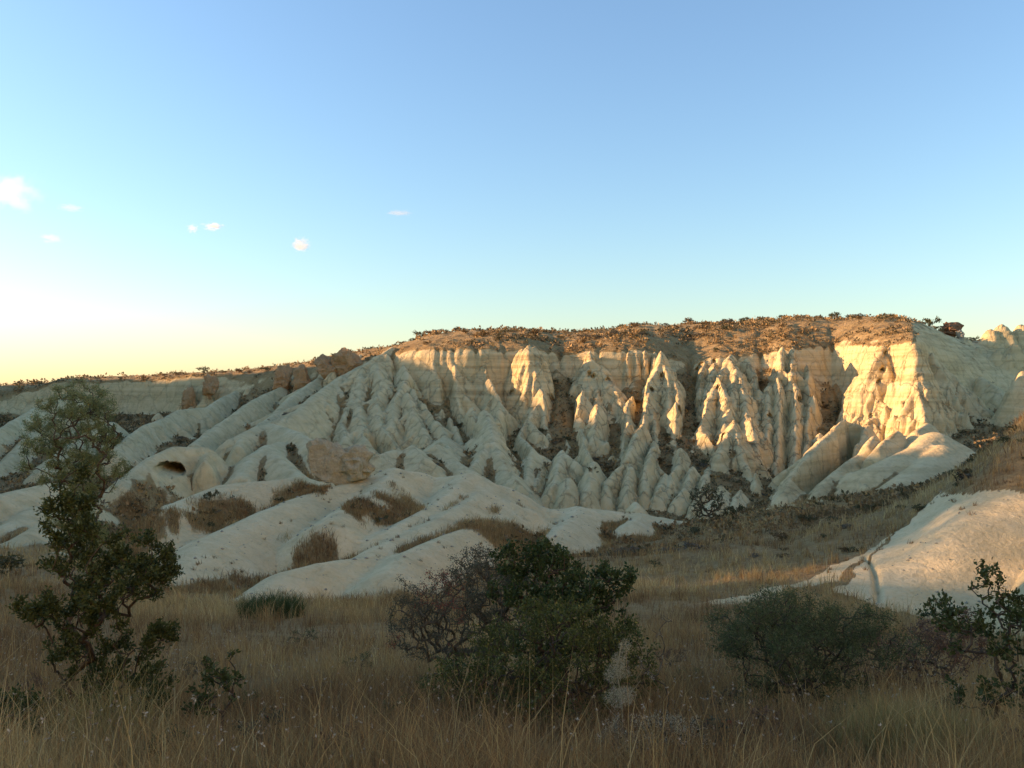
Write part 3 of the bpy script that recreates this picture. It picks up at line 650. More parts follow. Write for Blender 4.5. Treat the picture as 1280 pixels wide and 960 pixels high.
def grow(g, blobs, ntips, stems, r_tip=0.002, r_gain=0.0021, wob=0.10, up=0.25, rmax=0.06):
    """branching skeleton: every tip in the crown joins the nearest branch; blobs = (cx,cy,cz,rx,ry,rz,weight), base at 0"""
    bl = np.array(blobs, float); w = bl[:, 6] / bl[:, 6].sum()
    bi = g.choice(len(bl), ntips, p=w)
    u = unit(g.normal(size=(ntips, 3))); rr = g.random(ntips) ** (1 / 2.2)
    tips = bl[bi, :3] + u * rr[:, None] * bl[bi, 3:6]
    tips = tips[tips[:, 2] > 0.04]
    nodes = []; par = []; istip = []
    for (sx, sy) in stems:                                   # stems start on the ground and rise a little
        nodes.append((sx, sy, -0.03)); par.append(-1); istip.append(False)
    order = np.argsort(np.linalg.norm(tips * [1, 1, 0.8], axis=1))
    N = np.array(nodes); N = np.vstack([N, np.zeros((len(tips) * 4, 3))]); cnt = len(nodes)
    for t in tips[order]:
        d = t - N[:cnt]; dist = np.linalg.norm(d, axis=1)
        cost = dist + up * np.maximum(-d[:, 2], 0) * 3 + 0.15 * np.linalg.norm(d[:, :2], axis=1)
        k = int(np.argmin(cost)); L = dist[k]
        m_ = 3 if L > 0.25 else 2 if L > 0.1 else 1
        prev = k; p0 = N[k].copy(); dirv = t - p0
        for q in range(1, m_ + 1):
            f = q / m_; p = p0 + dirv * f
            p[2] += math.sin(f * math.pi) * L * up * 0.5 * (1 if dirv[2] < L * .5 else -.2)
            if q < m_: p += g.normal(size=3) * L * wob * 0.6
            N[cnt] = p; par.append(prev); istip.append(q == m_); prev = cnt; cnt += 1
    par = np.array(par); N = N[:cnt]; load = np.zeros(cnt); load[np.array(istip)] = 1
    for i in range(cnt - 1, -1, -1):
        if par[i] >= 0: load[par[i]] += load[i]
    rad = np.minimum(r_tip + r_gain * np.sqrt(load), rmax)
    ch = np.where(par >= 0)[0]
    segs = np.concatenate([N[par[ch]], N[ch], np.minimum(rad[par[ch]], rad[ch] * 1.6)[:, None], rad[ch][:, None]], 1)
    root = np.arange(cnt)
    for i in range(cnt):
        if par[i] >= 0: root[i] = root[par[i]]
    return segs, load[ch], root[ch]
def foliage(g, segs, load, n, L, W, spread, tone_fn=None, maxload=3, droop=0.0):
    """leaves set along the thin twigs"""
    tw = np.where(load <= maxload)[0]
    ln = np.linalg.norm(segs[tw, 3:6] - segs[tw, :3], axis=1) + 0.02
    i = tw[g.choice(len(tw), n, p=ln / ln.sum())]
    t = g.random(n)[:, None]; p = segs[i, :3] * (1 - t) + segs[i, 3:6] * t
    axis = unit(segs[i, 3:6] - segs[i, :3])
    p = p + g.normal(size=(n, 3)) * spread
    d = unit(axis * 0.6 + g.normal(size=(n, 3)) * 0.8 + np.array([0, 0, 0.25 - droop]))
    sz = 0.65 + 0.7 * g.random(n)
    tone = np.clip(0.5 + 0.25 * g.normal(size=n), 0, 1) if tone_fn is None else tone_fn(p, g)
    return leaves(p, d, L * sz, W * sz, tone, g)
def plant(name, label, cat, base, blobs, seed, ntips, stems, nleaf, L, W, lm, bm_, spread=.02, group=None, tone_fn=None, maxload=3, crown='crown', wood='trunk', **kw):
    g = np.random.default_rng(seed); blobs = list(blobs)
    for (cx, cy, cz, rx, ry, rz, wt) in list(blobs):                       # uneven outline: shoots and lobes on each part of the crown
        for _ in range(3):
            u = unit(g.normal(size=3)); f = .25 + .25 * g.random()
            blobs.append((cx + u[0] * rx, cy + u[1] * ry, cz + u[2] * rz * .95, rx * f, ry * f, rz * (f + .1), wt * f * .35))
    e = bpy.data.objects.new(name, None); COL.objects.link(e); e.location = base; e.empty_display_size = .2
    tag(e, label, cat, group)
    segs, load, root = grow(g, blobs, ntips, stems, **kw)
    for r_ in np.unique(root):
        V, Q = tubes(segs[root == r_], 5); link(wood, raw_mesh(wood, V, Q, bm_, smooth=True), e)
    if nleaf:
        V, Q, T = foliage(g, segs, load, nleaf, L, W, spread, tone_fn, maxload)
        link(crown, raw_mesh(crown, V, Q, lm, T), e)
    return e
def at(px, D, dz=0.0):
    p = ground(px, D); p[2] += dz; return p
def blob(base, D, px, py, rx, ry, wt=1.0, depth=1.0, dD=0.0):
    """part of a crown: centre and half sizes as seen, turned into metres around the plant's own base"""
    d = D + dD; k = d / FPX
    return (unx(px, d) - base[0], dD, unz(py, d) - base[2], rx * k, rx * k * depth, ry * k, wt)

M_BARK = bark_mat('dark_bark', (0.05, 0.037, 0.025), (0.13, 0.10, 0.07))
M_TWIG = bark_mat('grey_twigs', (0.08, 0.062, 0.038), (0.17, 0.14, 0.09))
M_WILLOW = leaf_mat('willow_leaf', [(0, (0.143, 0.180, 0.072)), (.5, (0.210, 0.260, 0.111)), (.93, (0.286, 0.340, 0.153)), (1, (0.378, 0.330, 0.102))], .45)
M_DARK = leaf_mat('dark_leaf', [(0, (0.026, 0.048, 0.013)), (.5, (0.050, 0.085, 0.023)), (.9, (0.086, 0.128, 0.041)), (1, (0.228, 0.272, 0.130))])
M_OLIVE = leaf_mat('olive_leaf', [(0, (0.055, 0.075, 0.019)), (.5, (0.101, 0.122, 0.031)), (.9, (0.156, 0.171, 0.048)), (1, (0.368, 0.329, 0.093))])
M_GREY = leaf_mat('grey_leaf', [(0, (0.06, 0.062, 0.035)), (.5, (0.11, 0.112, 0.065)), (.9, (0.17, 0.17, 0.10)), (1, (0.28, 0.08, 0.05))])
M_FEATH = leaf_mat('feathery_leaf', [(0, (0.059, 0.080, 0.029)), (.5, (0.097, 0.125, 0.047)), (1, (0.160, 0.190, 0.076))])
M_ROSE = leaf_mat('russet_leaf', [(0, (0.105, 0.063, 0.045)), (.5, (0.180, 0.112, 0.075)), (1, (0.285, 0.150, 0.083))])
M_SCRUB = leaf_mat('scrub', [(0, (0.076, 0.071, 0.031)), (.3, (0.163, 0.125, 0.059)), (.6, (0.286, 0.187, 0.085)), (1, (0.524, 0.336, 0.132))], .2)
M_SHRUB = leaf_mat('far_shrub', [(0, (0.041, 0.051, 0.018)), (.5, (0.092, 0.097, 0.039)), (1, (0.185, 0.165, 0.075))], .2)
M_GRASS = leaf_mat('dry_grass', [(0, (0.17, 0.095, 0.042)), (.3, (0.29, 0.175, 0.075)), (.6, (0.47, 0.32, 0.135)), (.85, (0.60, 0.44, 0.19)), (1, (0.68, 0.54, 0.27))], .5)
M_YGRASS = leaf_mat('straw_grass', [(0, (0.195, 0.150, 0.053)), (.5, (0.330, 0.270, 0.098)), (1, (0.510, 0.435, 0.195))], .35)
M_SEED = leaf_mat('seed_heads', [(0, (0.24, 0.18, 0.11)), (.6, (0.42, 0.36, 0.25)), (1, (0.6, 0.56, 0.44))], .3)
M_SAP = leaf_mat('sapling_leaf', [(0, (0.038, 0.055, 0.015)), (.5, (0.066, 0.090, 0.025)), (.9, (0.101, 0.130, 0.043)), (1, (0.218, 0.250, 0.119))])
M_PLUME = leaf_mat('plume', [(0, (0.34, 0.30, 0.18)), (.5, (0.50, 0.45, 0.29)), (1, (0.66, 0.60, 0.42))], .4)

def rock_mat(name, c0, c1, c2):
    m, nt, nd, lk, b = new_mat(name); tc = nd.new('ShaderNodeNewGeometry').outputs['Position']
    n = noise_node(nd, lk, tc, 1.3, 6, .7); f = noise_node(nd, lk, tc, 6, 5, .7)
    c = mixc(nd, lk, .5, ramp_out(nd, lk, n.outputs[0], [(.3, c0), (.5, c1), (.7, c2)]), ramp_out(nd, lk, f.outputs[0], [(.35, c0), (.55, c1), (.75, c2)]))
    lk.new(c, b.inputs['Base Color'])
    bp = nd.new('ShaderNodeBump'); bp.inputs['Strength'].default_value = .8; bp.inputs['Distance'].default_value = .3
    lk.new(math_node(nd, lk, 'ADD', n.outputs[0], math_node(nd, lk, 'MULTIPLY', f.outputs[0], .4)), bp.inputs['Height']); lk.new(bp.outputs[0], b.inputs['Normal']); return m
M_PINK = rock_mat('brown_tuff', (.28, .245, .15), (.43, .38, .24), (.56, .505, .34))
M_ORANGE = rock_mat('orange_tuff', (.30, .17, .08), (.48, .30, .15), (.58, .41, .23))
M_GTUFF = rock_mat('grey_tuff', (.27, .26, .20), (.36, .34, .26), (.45, .42, .32))
M_RUST = rock_mat('rust_rock', (.14, .07, .04), (.24, .13, .07), (.33, .20, .11))
# ------------------------------------------------------------------ foreground shrubs and trees
D = 15.0; b = at(112, D)
plant('feathery_tree', 'slender tree with fine grey green foliage and leaning trunk among dry grass', 'tree', b,
      [blob(b, D, 95, 545, 52, 52, 3), blob(b, D, 105, 500, 34, 28, 1.1), blob(b, D, 62, 560, 30, 45, 1), blob(b, D, 128, 580, 30, 40, 1), blob(b, D, 92, 605, 40, 35, .8), blob(b, D, 98, 645, 36, 36, 1.0), blob(b, D, 120, 700, 40, 40, .8)],
      11, 800, [(0, 0), (.05, .02)], 46000, .042, .010, M_WILLOW, M_BARK, .035, maxload=4, wob=.16, r_gain=.0017)
D = 9.6; b = at(88, D)
plant('leafy_sapling', 'dark leafy sapling with two thin upright stems in front of the feathery tree', 'tree', b,
      [blob(b, D, 92, 690, 40, 60, 1.6), blob(b, D, 165, 700, 46, 42, 1.5), blob(b, D, 130, 740, 75, 45, 1.8), blob(b, D, 100, 800, 50, 55, 1.2), blob(b, D, 175, 830, 45, 60, 1.0), blob(b, D, 92, 632, 28, 40, .9), blob(b, D, 110, 875, 60, 40, 1.4), blob(b, D, 180, 885, 50, 36, 1.0), blob(b, D, 200, 705, 18, 16, .3)],
      12, 620, [(0, 0), (.72, .1), (.3, .15)], 24000, .048, .023, M_SAP, M_BARK, .03, maxload=3, wob=.13, r_gain=.0017)
D = 8.4; b = at(272, D)
plant('leafy_sprig', 'low dark green leafy sprigs beside the two stemmed sapling', 'plant', b,
      [blob(b, D, 275, 850, 26, 36, 1), blob(b, D, 262, 880, 34, 24, .7), blob(b, D, 294, 845, 12, 24, .3)], 13, 60, [(0, 0), (.08, 0)], 700, .05, .026, M_SAP, M_BARK, .02)
D = 7.9; b = at(20, D)
plant('low_bush', 'low dark bush at the foot of the leafy sapling, half in grass', 'shrub', b,
      [blob(b, D, 10, 900, 45, 34, 1), blob(b, D, 45, 915, 30, 26, .6), blob(b, D, -40, 905, 40, 34, .6)], 14, 160, [(0, 0), (-.2, .05)], 2200, .045, .024, M_DARK, M_BARK, .03)
D = 11.8; b = at(600, D)
def twig_tone(p, g):
    t = np.clip(.45 + .22 * g.normal(size=len(p)), 0, .92); red = (fb2(p[:, 0] * 3, p[:, 2] * 3, 2, 5) > .33) & (g.random(len(p)) < .5); t[red] = 1; return t
plant('twiggy_bush', 'grey brown twiggy bush with sparse leaves and a few red ones', 'shrub', b,
      [blob(b, D, 590, 765, 92, 62, 3), blob(b, D, 535, 790, 45, 40, 1), blob(b, D, 600, 712, 50, 30, 1), blob(b, D, 640, 740, 60, 50, 1), blob(b, D, 520, 755, 28, 30, .4)],
      15, 1000, [(0, 0), (.15, .1), (-.2, 0)], 24000, .026, .012, M_GREY, M_TWIG, .035, tone_fn=twig_tone, maxload=3, wob=.22)
D = 11.0; b = at(702, D)
plant('dark_green_bush', 'dense dark green bush with upright top shoots behind the olive bush', 'shrub', b,
      [blob(b, D, 700, 735, 68, 45, 2.4), blob(b, D, 640, 700, 20, 28, .35), blob(b, D, 680, 705, 30, 28, .7), blob(b, D, 745, 750, 40, 36, .8), blob(b, D, 700, 790, 75, 50, 1.2)],
      16, 620, [(0, 0), (.2, .05), (-.15, .1)], 11500, .050, .030, M_DARK, M_BARK, .035, maxload=4)
D = 9.5; b = at(680, D)
plant('olive_bush', 'wide dense olive green bush standing in front of the twiggy one', 'shrub', b,
      [blob(b, D, 685, 830, 120, 66, 3), blob(b, D, 600, 870, 62, 45, 1), blob(b, D, 760, 820, 52, 56, 1), blob(b, D, 700, 775, 70, 30, .8), blob(b, D, 680, 880, 120, 40, 1.2)],
      17, 1150, [(0, 0), (.3, .1), (-.35, .05), (.1, -.2)], 30000, .034, .017, M_OLIVE, M_BARK, .04, maxload=4)
D = 10.6; b = at(992, D)
plant('feathery_shrub', 'broad grey green feathery shrub with crooked dark trunk', 'shrub', b,
      [blob(b, D, 985, 800, 105, 42, 3), blob(b, D, 930, 790, 50, 32, .8), blob(b, D, 1070, 800, 60, 32, 1), blob(b, D, 990, 765, 70, 22, .8), blob(b, D, 1000, 840, 85, 30, 1), blob(b, D, 1095, 765, 30, 10, .12)],
      18, 1000, [(0, 0), (.03, .02)], 42000, .034, .010, M_FEATH, M_BARK, .05, maxload=5, wob=.2, r_gain=.0017)
D = 11.6; b = at(1130, D)
plant('russet_bush', 'dull russet bush between the feathery shrub and the edge sapling', 'shrub', b,
      [blob(b, D, 1130, 825, 62, 36, 1), blob(b, D, 1190, 800, 45, 34, .7), blob(b, D, 1090, 845, 40, 26, .5)], 19, 400, [(0, 0), (.15, .1)], 9000, .034, .016, M_ROSE, M_TWIG, .04)
D = 8.4; b = at(1238, D)
plant('oval_leaf_sapling', 'airy sapling with small oval leaves against the bare pale slope', 'tree', b,
      [blob(b, D, 1240, 735, 20, 32, .7), blob(b, D, 1190, 765, 36, 20, 1), blob(b, D, 1262, 765, 34, 24, .9), blob(b, D, 1225, 795, 46, 20, .7), blob(b, D, 1268, 830, 30, 45, 1.0), blob(b, D, 1240, 870, 40, 40, .8), blob(b, D, 1310, 780, 40, 50, .9)],
      20, 300, [(0, 0), (.12, .05)], 4200, .042, .026, M_SAP, M_BARK, .025, maxload=3, wob=.14, r_gain=.0014)

# ------------------------------------------------------------------ smaller plants of the foreground
def tuft_blades(g, P, h, w, tone, lean=.35, curve=.35):
    """a two-jointed tapering blade for each row of P"""
    n = len(P); a = g.random(n) * 2 * math.pi; out = np.stack([np.cos(a), np.sin(a), np.zeros(n)], 1)
    h = np.broadcast_to(h, n)[:, None]; w = np.broadcast_to(w, n)[:, None]
    ln = (g.random((n, 1)) ** 1.3) * lean; b_ = a + math.pi / 2 + g.normal(size=n) * .8
    sd = np.stack([np.cos(b_), np.sin(b_), np.zeros(n)], 1) * w * .5
    mid = P + out * ln * h * .45 + np.array([0, 0, 1.]) * h * .55
    tip = P + out * (ln + curve * g.random((n, 1))) * h + np.array([0, 0, 1.]) * h * (1 - .25 * ln)
    V = np.stack([P - sd, P + sd, mid + sd * .7, mid - sd * .7, tip], 1).reshape(-1, 3)
    o = np.arange(n)[:, None] * 5
    F = np.concatenate([o + [0, 1, 2], o + [0, 2, 3], o + [3, 2, 4]], 0)
    return V, F, np.repeat(tone, 5)
def merge(parts):
    Vs, Fs, Ts, o = [], [], [], 0
    for V, F_, T_ in parts: Vs.append(V); Fs.append(F_ + o); Ts.append(T_); o += len(V)
    return np.concatenate(Vs), np.concatenate(Fs), np.concatenate(Ts)
# unseen leaf screen added over the western hill's low saddle to thin the sun
def sun_screen():
    g = np.random.default_rng(181); n = 9000
    cr = np.array([(-92,26,30),(-94,30,28),(-97,36,19.5),(-99,46,19.5),(-102,51,25),(-106,57,32),(-112,67,36)], float); t = g.random(n) * (len(cr) - 1); i = t.astype(int); f = (t - i)[:, None]
    base = cr[i] * (1 - f) + cr[i + 1] * f
    P = base + np.stack([g.normal(size=n) * 3, g.normal(size=n) * 1.5, -2 + 16 * g.random(n) ** .8 * (.75 + .25 * np.sin(base[:, 1] * 1.3))], 1)
    leaf = leaves(P, unit(g.normal(size=(n, 3))), .62, .46, np.clip(.5 + .25 * g.normal(size=n), 0, 1), g)
    tr = np.array([(*(c + [dx, dy, -4]), *(c + [dx * 1.3, dy, 9]), .22, .07) for c in cr for dx, dy in ((-2, -1.5), (1.5, 1), (0, 3))])
    V, Q = tubes(tr, 5); V, Q, T_ = merge([leaf, (V, Q, np.full(len(V), .1))])
    tag(link('wood', raw_mesh('wood', V, Q, M_OLIVE, T_)), 'added unseen leaf screen on the western hill thinning the low sun', 'wood', kind='stuff')
sun_screen()

def grass_clump(name, label, cat, px, D, rad, n, h, w, mat, seed, part='blade_tuft', lean=.5, group=None):
    g = np.random.default_rng(seed); b = at(px, D)
    e = bpy.data.objects.new(name, None); COL.objects.link(e); e.location = b; tag(e, label, cat, group)
    r_ = np.sqrt(g.random(n)) * rad; a = g.random(n) * 6.283
    x = b[0] + r_ * np.cos(a); y = b[1] + r_ * np.sin(a); z, _, _ = groundv(x, y)
    P = np.stack([x, y, z - .02], 1) - b
    V, F_, T_ = tuft_blades(g, P, h * (.55 + .6 * g.random(n)) * (1 - .35 * (r_ / rad)**2), w, np.clip(.5 + .25 * g.normal(size=n), 0, 1), lean)
    link(part, raw_mesh(part, V, F_, mat, T_), e); return e
grass_clump('straw_grass_clump', 'large clump of yellow straw coloured grass below the feathery shrub', 'grass', 1130, 7.5, .68, 5200, .62, .006, M_YGRASS, 31)
grass_clump('straw_grass_clump', 'yellow grass clump at the foot of the airy oval leaved sapling', 'grass', 1225, 7.2, .4, 1500, .5, .006, M_YGRASS, 32)
grass_clump('straw_grass_clump', 'tall pale grass stalks rising before the two stemmed sapling', 'grass', 140, 8.0, .55, 420, 1.0, .008, M_YGRASS, 33, lean=.45)
grass_clump('dark_grass_tuft', 'dark bluish green broom tuft below the end of the pale ridge', 'plant', 340, 24.5, .95, 1500, .85, .018, M_DARK, 34, lean=.8)
D = 7.4; b = at(815, D)
plant('mounded_herb', 'pale yellow grey mounded herb below the fluffy plume plant', 'plant', b,
      [blob(b, D, 815, 925, 52, 36, 1), blob(b, D, 850, 910, 30, 26, .4), blob(b, D, 770, 935, 28, 24, .3)], 41, 420, [(0, 0), (.1, 0), (-.1, .05)], 5200, .016, .006, M_PLUME, M_TWIG, .02)
# fluffy plume plant
def plume_plant():
    g = np.random.default_rng(51); D = 8.0; b = at(776, D); k = D / FPX
    e = bpy.data.objects.new('plume_plant', None); COL.objects.link(e); e.location = b
    tag(e, 'pale dry plant with two fluffy plume heads before the olive bush', 'plant')
    zt = lambda py: unz(py, D) - b[2]; xt = lambda px: unx(px, D) - b[0]
    pts = [(xt(778), 0, -.02), (xt(778), 0, zt(900)), (xt(777), 0, zt(872)), (xt(771), .01, zt(840)), (xt(777), 0, zt(803))]
    V, Q = tubes([(*a, *c, .006, .005) for a, c in zip(pts[:-1], pts[1:])] + [(xt(778), 0, zt(905), xt(755), .03, zt(880), .003, .002), (xt(778), 0, zt(880), xt(800), -.02, zt(850), .003, .002)], 6)
    link('stem', raw_mesh('stem', V, Q, M_PLUME, np.full(len(V), .4), True), e)
    for cl in ([(773, 871, 18, 11), (783, 868, 11, 9)], [(767, 842, 11, 11), (775, 826, 9, 10), (781, 808, 6, 9), (778, 840, 9, 8)]):
        VV = []
        for (px, py, rx, ry) in cl:
            n = int(rx * ry * 5); u = unit(g.normal(size=(n, 3))) * (g.random(n) ** .4)[:, None]
            p = np.array([xt(px), 0, zt(py)]) + u * [rx * k, rx * k, ry * k]
            VV.append(leaves(p, unit(u + g.normal(size=(n, 3)) * .7), .036, .0026, np.clip(.55 + .25 * g.normal(size=n), 0, 1), g))
        V, Q, T_ = merge(VV); link('plume_head', raw_mesh('plume_head', V, Q, M_PLUME, T_), e)
plume_plant()
D = 8.6; b = at(815, D)
plant('dry_stalks', 'thin pale branching stalks leaning right beside the olive bush', 'plant', b,
      [blob(b, D, 815, 830, 20, 50, 1), blob(b, D, 830, 790, 14, 30, .5)], 42, 26, [(0, 0), (.05, 0)], 90, .016, .012, M_SEED, M_TWIG, .005, r_gain=.0012)

wg = np.random.default_rng(77)
for wi, (px, D, r_, hh_, kind) in enumerate(((330,8.2,30,40,0),(425,7.3,34,36,1),(485,8.8,30,44,2),(880,7.5,34,44,0),(945,8.2,30,40,1),(1062,9.2,30,40,2),(560,7.0,30,34,0),(205,7.2,30,40,2),(385,11,24,26,1),(250,14,22,22,0),(862,13,24,24,2),(1262,7.1,34,44,1),(300,10.2,26,30,2),(900,10.5,24,30,0),(450,15,20,20,2),(30,11,30,36,1),(1180,9.4,26,36,0),(520,12.5,20,22,0),(840,16,22,18,1),(380,19,20,16,2))):
    b = at(px, D); k = D / FPX
    mt, col = ((M_GREY, 'grey green'), (M_ROSE, 'russet'), (M_FEATH, 'olive green'))[kind]
    plant('weed_clump', col + ' weed clump standing in the dry grass of the foreground', 'weed', b, [(0, 0, hh_ * k * .6, r_ * k, r_ * k, hh_ * k * .6, 1), (r_ * k * .5, 0, hh_ * k, r_ * k * .4, r_ * k * .4, hh_ * k * .4, .3)],
          400 + wi, 70, [(0, 0)], 1100, .026, .011, mt, M_TWIG, .02, group=col + ' weeds in the foreground grass', wood='stem', crown='foliage')

# ------------------------------------------------------------------ dry grass and flower stalks (uncountable)
def scatter(g, n, d0, d1, pw=1.0, lo=-230, hi=1520):
    D_ = (d0**(1 + pw) + g.random(n) * (d1**(1 + pw) - d0**(1 + pw))) ** (1 / (1 + pw)); px = lo + g.random(n) * (hi - lo)
    return unx(px, D_), D_
def meadow():
    g = np.random.default_rng(61); parts = []
    # n, nearest, farthest, power of spread, height, width
    for (n, d0, d1, pw, h0, w0) in ((120000, 4.6, 13, .35, .47, .006), (80000, 12, 28, .5, .40, .011), (130000, 26, 72, .6, .36, .026)):
        cx, cy = scatter(g, n // 7, d0, d1, pw)
        i = np.repeat(np.arange(len(cx)), 7); x = cx[i] + g.normal(size=len(i)) * .05 * (1 + cy[i] * .03); y = cy[i] + g.normal(size=len(i)) * .05 * (1 + cy[i] * .03)
        z, vg, sl_ = groundv(x, y)
        nz = fb2(x / 1.3, y / 1.3, 3, 71); nb = fb2(x / 5, y / 5, 3, 73)
        keep = (vg > .55 + .25 * g.random(len(x))) & (nz + g.random(len(x)) * .8 > -.1)
        x, y, z, nz, nb = x[keep], y[keep], z[keep], nz[keep], nb[keep]
        hgt = h0 * (.45 + .9 * g.random(len(x)) ** 1.6) * (1 + .8 * nz)
        tall = g.random(len(x)) < .06; hgt[tall] *= 1.7
        ct = g.normal(size=len(cx))[i][keep]; tone = np.clip(.47 + .5 * nb + .15 * ct + .10 * g.normal(size=len(x)) + .25 * tall, 0, 1)
        parts.append(tuft_blades(g, np.stack([x, y, z - .02], 1), hgt, w0 * (.7 + .6 * g.random(len(x))), tone, .65, .4))
    n = 420000; x, y = scatter(g, n, 31, 66, .8, 150, 900)
    z, vg, sl_ = groundv(x, y); px_ = 640 + FPX * x / y
    c_ = np.clip(((px_ - PXS[0]) / 2).astype(int), 0, NC - 1); r_ = np.clip(np.searchsorted(DS, y), 0, NR - 1)
    kp = (vg > .22 + .6 * g.random(n)) & (OWN[r_, c_] > 0) & (fb2(x / .9, y / .9, 2, 141) + .7 * g.random(n) > -.05); x, y, z = x[kp][:42000], y[kp][:42000], z[kp][:42000]
    parts.append(tuft_blades(g, np.stack([x, y, z - .02], 1), .30 * (.5 + .9 * g.random(len(x))), .028, np.clip(.40 + .4 * fb2(x / 3, y / 3, 3, 143) + .15 * g.normal(size=len(x)), 0, 1), .6, .4))
    V, F_, T_ = merge(parts)
    tag(link('dry_grass', raw_mesh('dry_grass', V, F_, M_GRASS, T_)), 'brown and straw coloured dry grass covering the slopes', 'grass', kind='stuff')
    # flower stalks with pale seed heads
    n = 2600; x, y = scatter(g, n, 5.2, 17, .4); z, vg, _ = groundv(x, y)
    k = fb2(x / 1.8, y / 1.8, 2, 83) + .5 * g.random(n) > .1; x, y, z = x[k], y[k], z[k]; n = len(x)
    h = .3 + .38 * g.random(n); top = np.stack([x + g.normal(size=n) * .06, y + g.normal(size=n) * .06, z + h], 1)
    foot = np.stack([x, y, z - .02], 1)
    V, Q = tubes(np.concatenate([foot, top, np.full((n, 1), .0022), np.full((n, 1), .0014)], 1), 3)
    parts = [(V, Q, np.full(len(V), .1))]
    for r_ in range(4):
        d = unit(g.normal(size=(n, 3)) + [0, 0, .6]); parts.append(leaves(top, d, .016 + .014 * g.random(n), .014, np.clip(.55 + .3 * g.normal(size=n), 0, 1), g))
    V, Q, T_ = merge(parts)
    tag(link('seed_stalks', raw_mesh('seed_stalks', V, Q, M_SEED, T_)), 'thin dry flower stalks with pale seed heads in the grass', 'weeds', kind='stuff')
meadow()

def far_scrub():
    g = np.random.default_rng(91); n = 60000
    D_ = 46 + (186 - 46) * g.random(n) ** .8; px = -200 + 1700 * g.random(n); x = unx(px, D_)
    z, vg, sl_ = groundv(x, D_)
    keep = ~((px < 520) & (D_ > np.interp(px, PXS, RIM_D)) & (g.random(n) < .8)) & (vg > .5 + .35 * g.random(n)) & (fb2(x / 5, D_ / 5, 3, 95) + .5 * g.random(n) + .35 * ((D_ > 88) & (D_ < np.interp(px, PXS, FOOT_D))) > .12 + .14 * (D_ > np.interp(px, PXS, RIM_D))) & (sl_ < 1.6)
    x, y, z = x[keep], D_[keep], z[keep]; n = len(x); m_ = 9
    size = (.16 + .42 * g.random(n) ** 2.2) * (.6 + y / 200)
    tone = np.clip(.45 + .3 * fb2(x / 7, y / 7, 3, 96) + .22 * g.normal(size=n), 0, 1)
    i = np.repeat(np.arange(n), m_); u = unit(g.normal(size=(len(i), 3))); u[:, 2] = np.abs(u[:, 2])
    P = np.stack([x, y, z], 1)[i] + u * (g.random(len(i)) ** .5)[:, None] * size[i, None] * [1, 1, .8]
    V, Q, T_ = leaves(P, unit(u + g.normal(size=u.shape) * .6), size[i] * .75, size[i] * .5, np.clip(tone[i] + .12 * g.normal(size=len(i)), 0, 1), g)
    tag(link('scrub', raw_mesh('scrub', V, Q, M_SCRUB, T_)), 'low brown and grey scrub growing in the gullies and on the plateau', 'scrub', kind='stuff')
far_scrub()
def loose_stones():
    g = np.random.default_rng(171); n = 9000; x, y = scatter(g, n, 24, 66, .3, 150, 1400); z, vg, sl_ = groundv(x, y)
    kp = (vg < .75) & (fb2(x / 2.2, y / 2.2, 3, 173) + .5 * g.random(n) > .18); x, y, z = x[kp][:900], y[kp][:900], z[kp][:900]; n = len(x)
    oct_ = np.array([(1, 0, 0), (0, 1, 0), (-1, 0, 0), (0, -1, 0), (0, 0, 1), (0, 0, -1)], float)
    F0 = np.array([(0, 1, 4), (1, 2, 4), (2, 3, 4), (3, 0, 4), (1, 0, 5), (2, 1, 5), (3, 2, 5), (0, 3, 5)])
    sz = (.015 + .08 * g.random(n) ** 4) * (y / 30) ** .5
    V = oct_[None] * (.6 + .8 * g.random((n, 6, 1))) * sz[:, None, None] * [1, 1, .7] + np.stack([x, y, z + sz * .15], 1)[:, None]
    F_ = (F0[None] + (np.arange(n) * 6)[:, None, None]).reshape(-1, 3)
    tag(link('loose_stones', raw_mesh('loose_stones', V.reshape(-1, 3), F_, M_GTUFF)), 'small loose stones strewn over the bare pale ground', 'stones', kind='stuff')
    n = 9000; x, y = scatter(g, n, 30, 66, .5, 150, 1400); z, vg, sl_ = groundv(x, y)
    kp = (vg < .6) & (fb2(x / 3, y / 3, 3, 177) + .6 * g.random(n) > .45); x, y, z = x[kp][:110], y[kp][:110], z[kp][:110]; n = len(x); i = np.repeat(np.arange(n), 16)
    P = np.stack([x, y, z - .01], 1)[i] + g.normal(size=(len(i), 3)) * [.06, .06, 0]
    V, F_, T_ = tuft_blades(g, P, .16 * (.4 + 1.1 * g.random(len(i))), .022, np.clip(.25 + .2 * g.normal(size=len(i)), 0, 1), .9, .5)
    tag(link('sparse_tufts', raw_mesh('sparse_tufts', V, F_, M_GRASS, T_)), 'sparse small dry tufts dotted over the pale ridge and bank', 'grass', kind='stuff')

loose_stones()

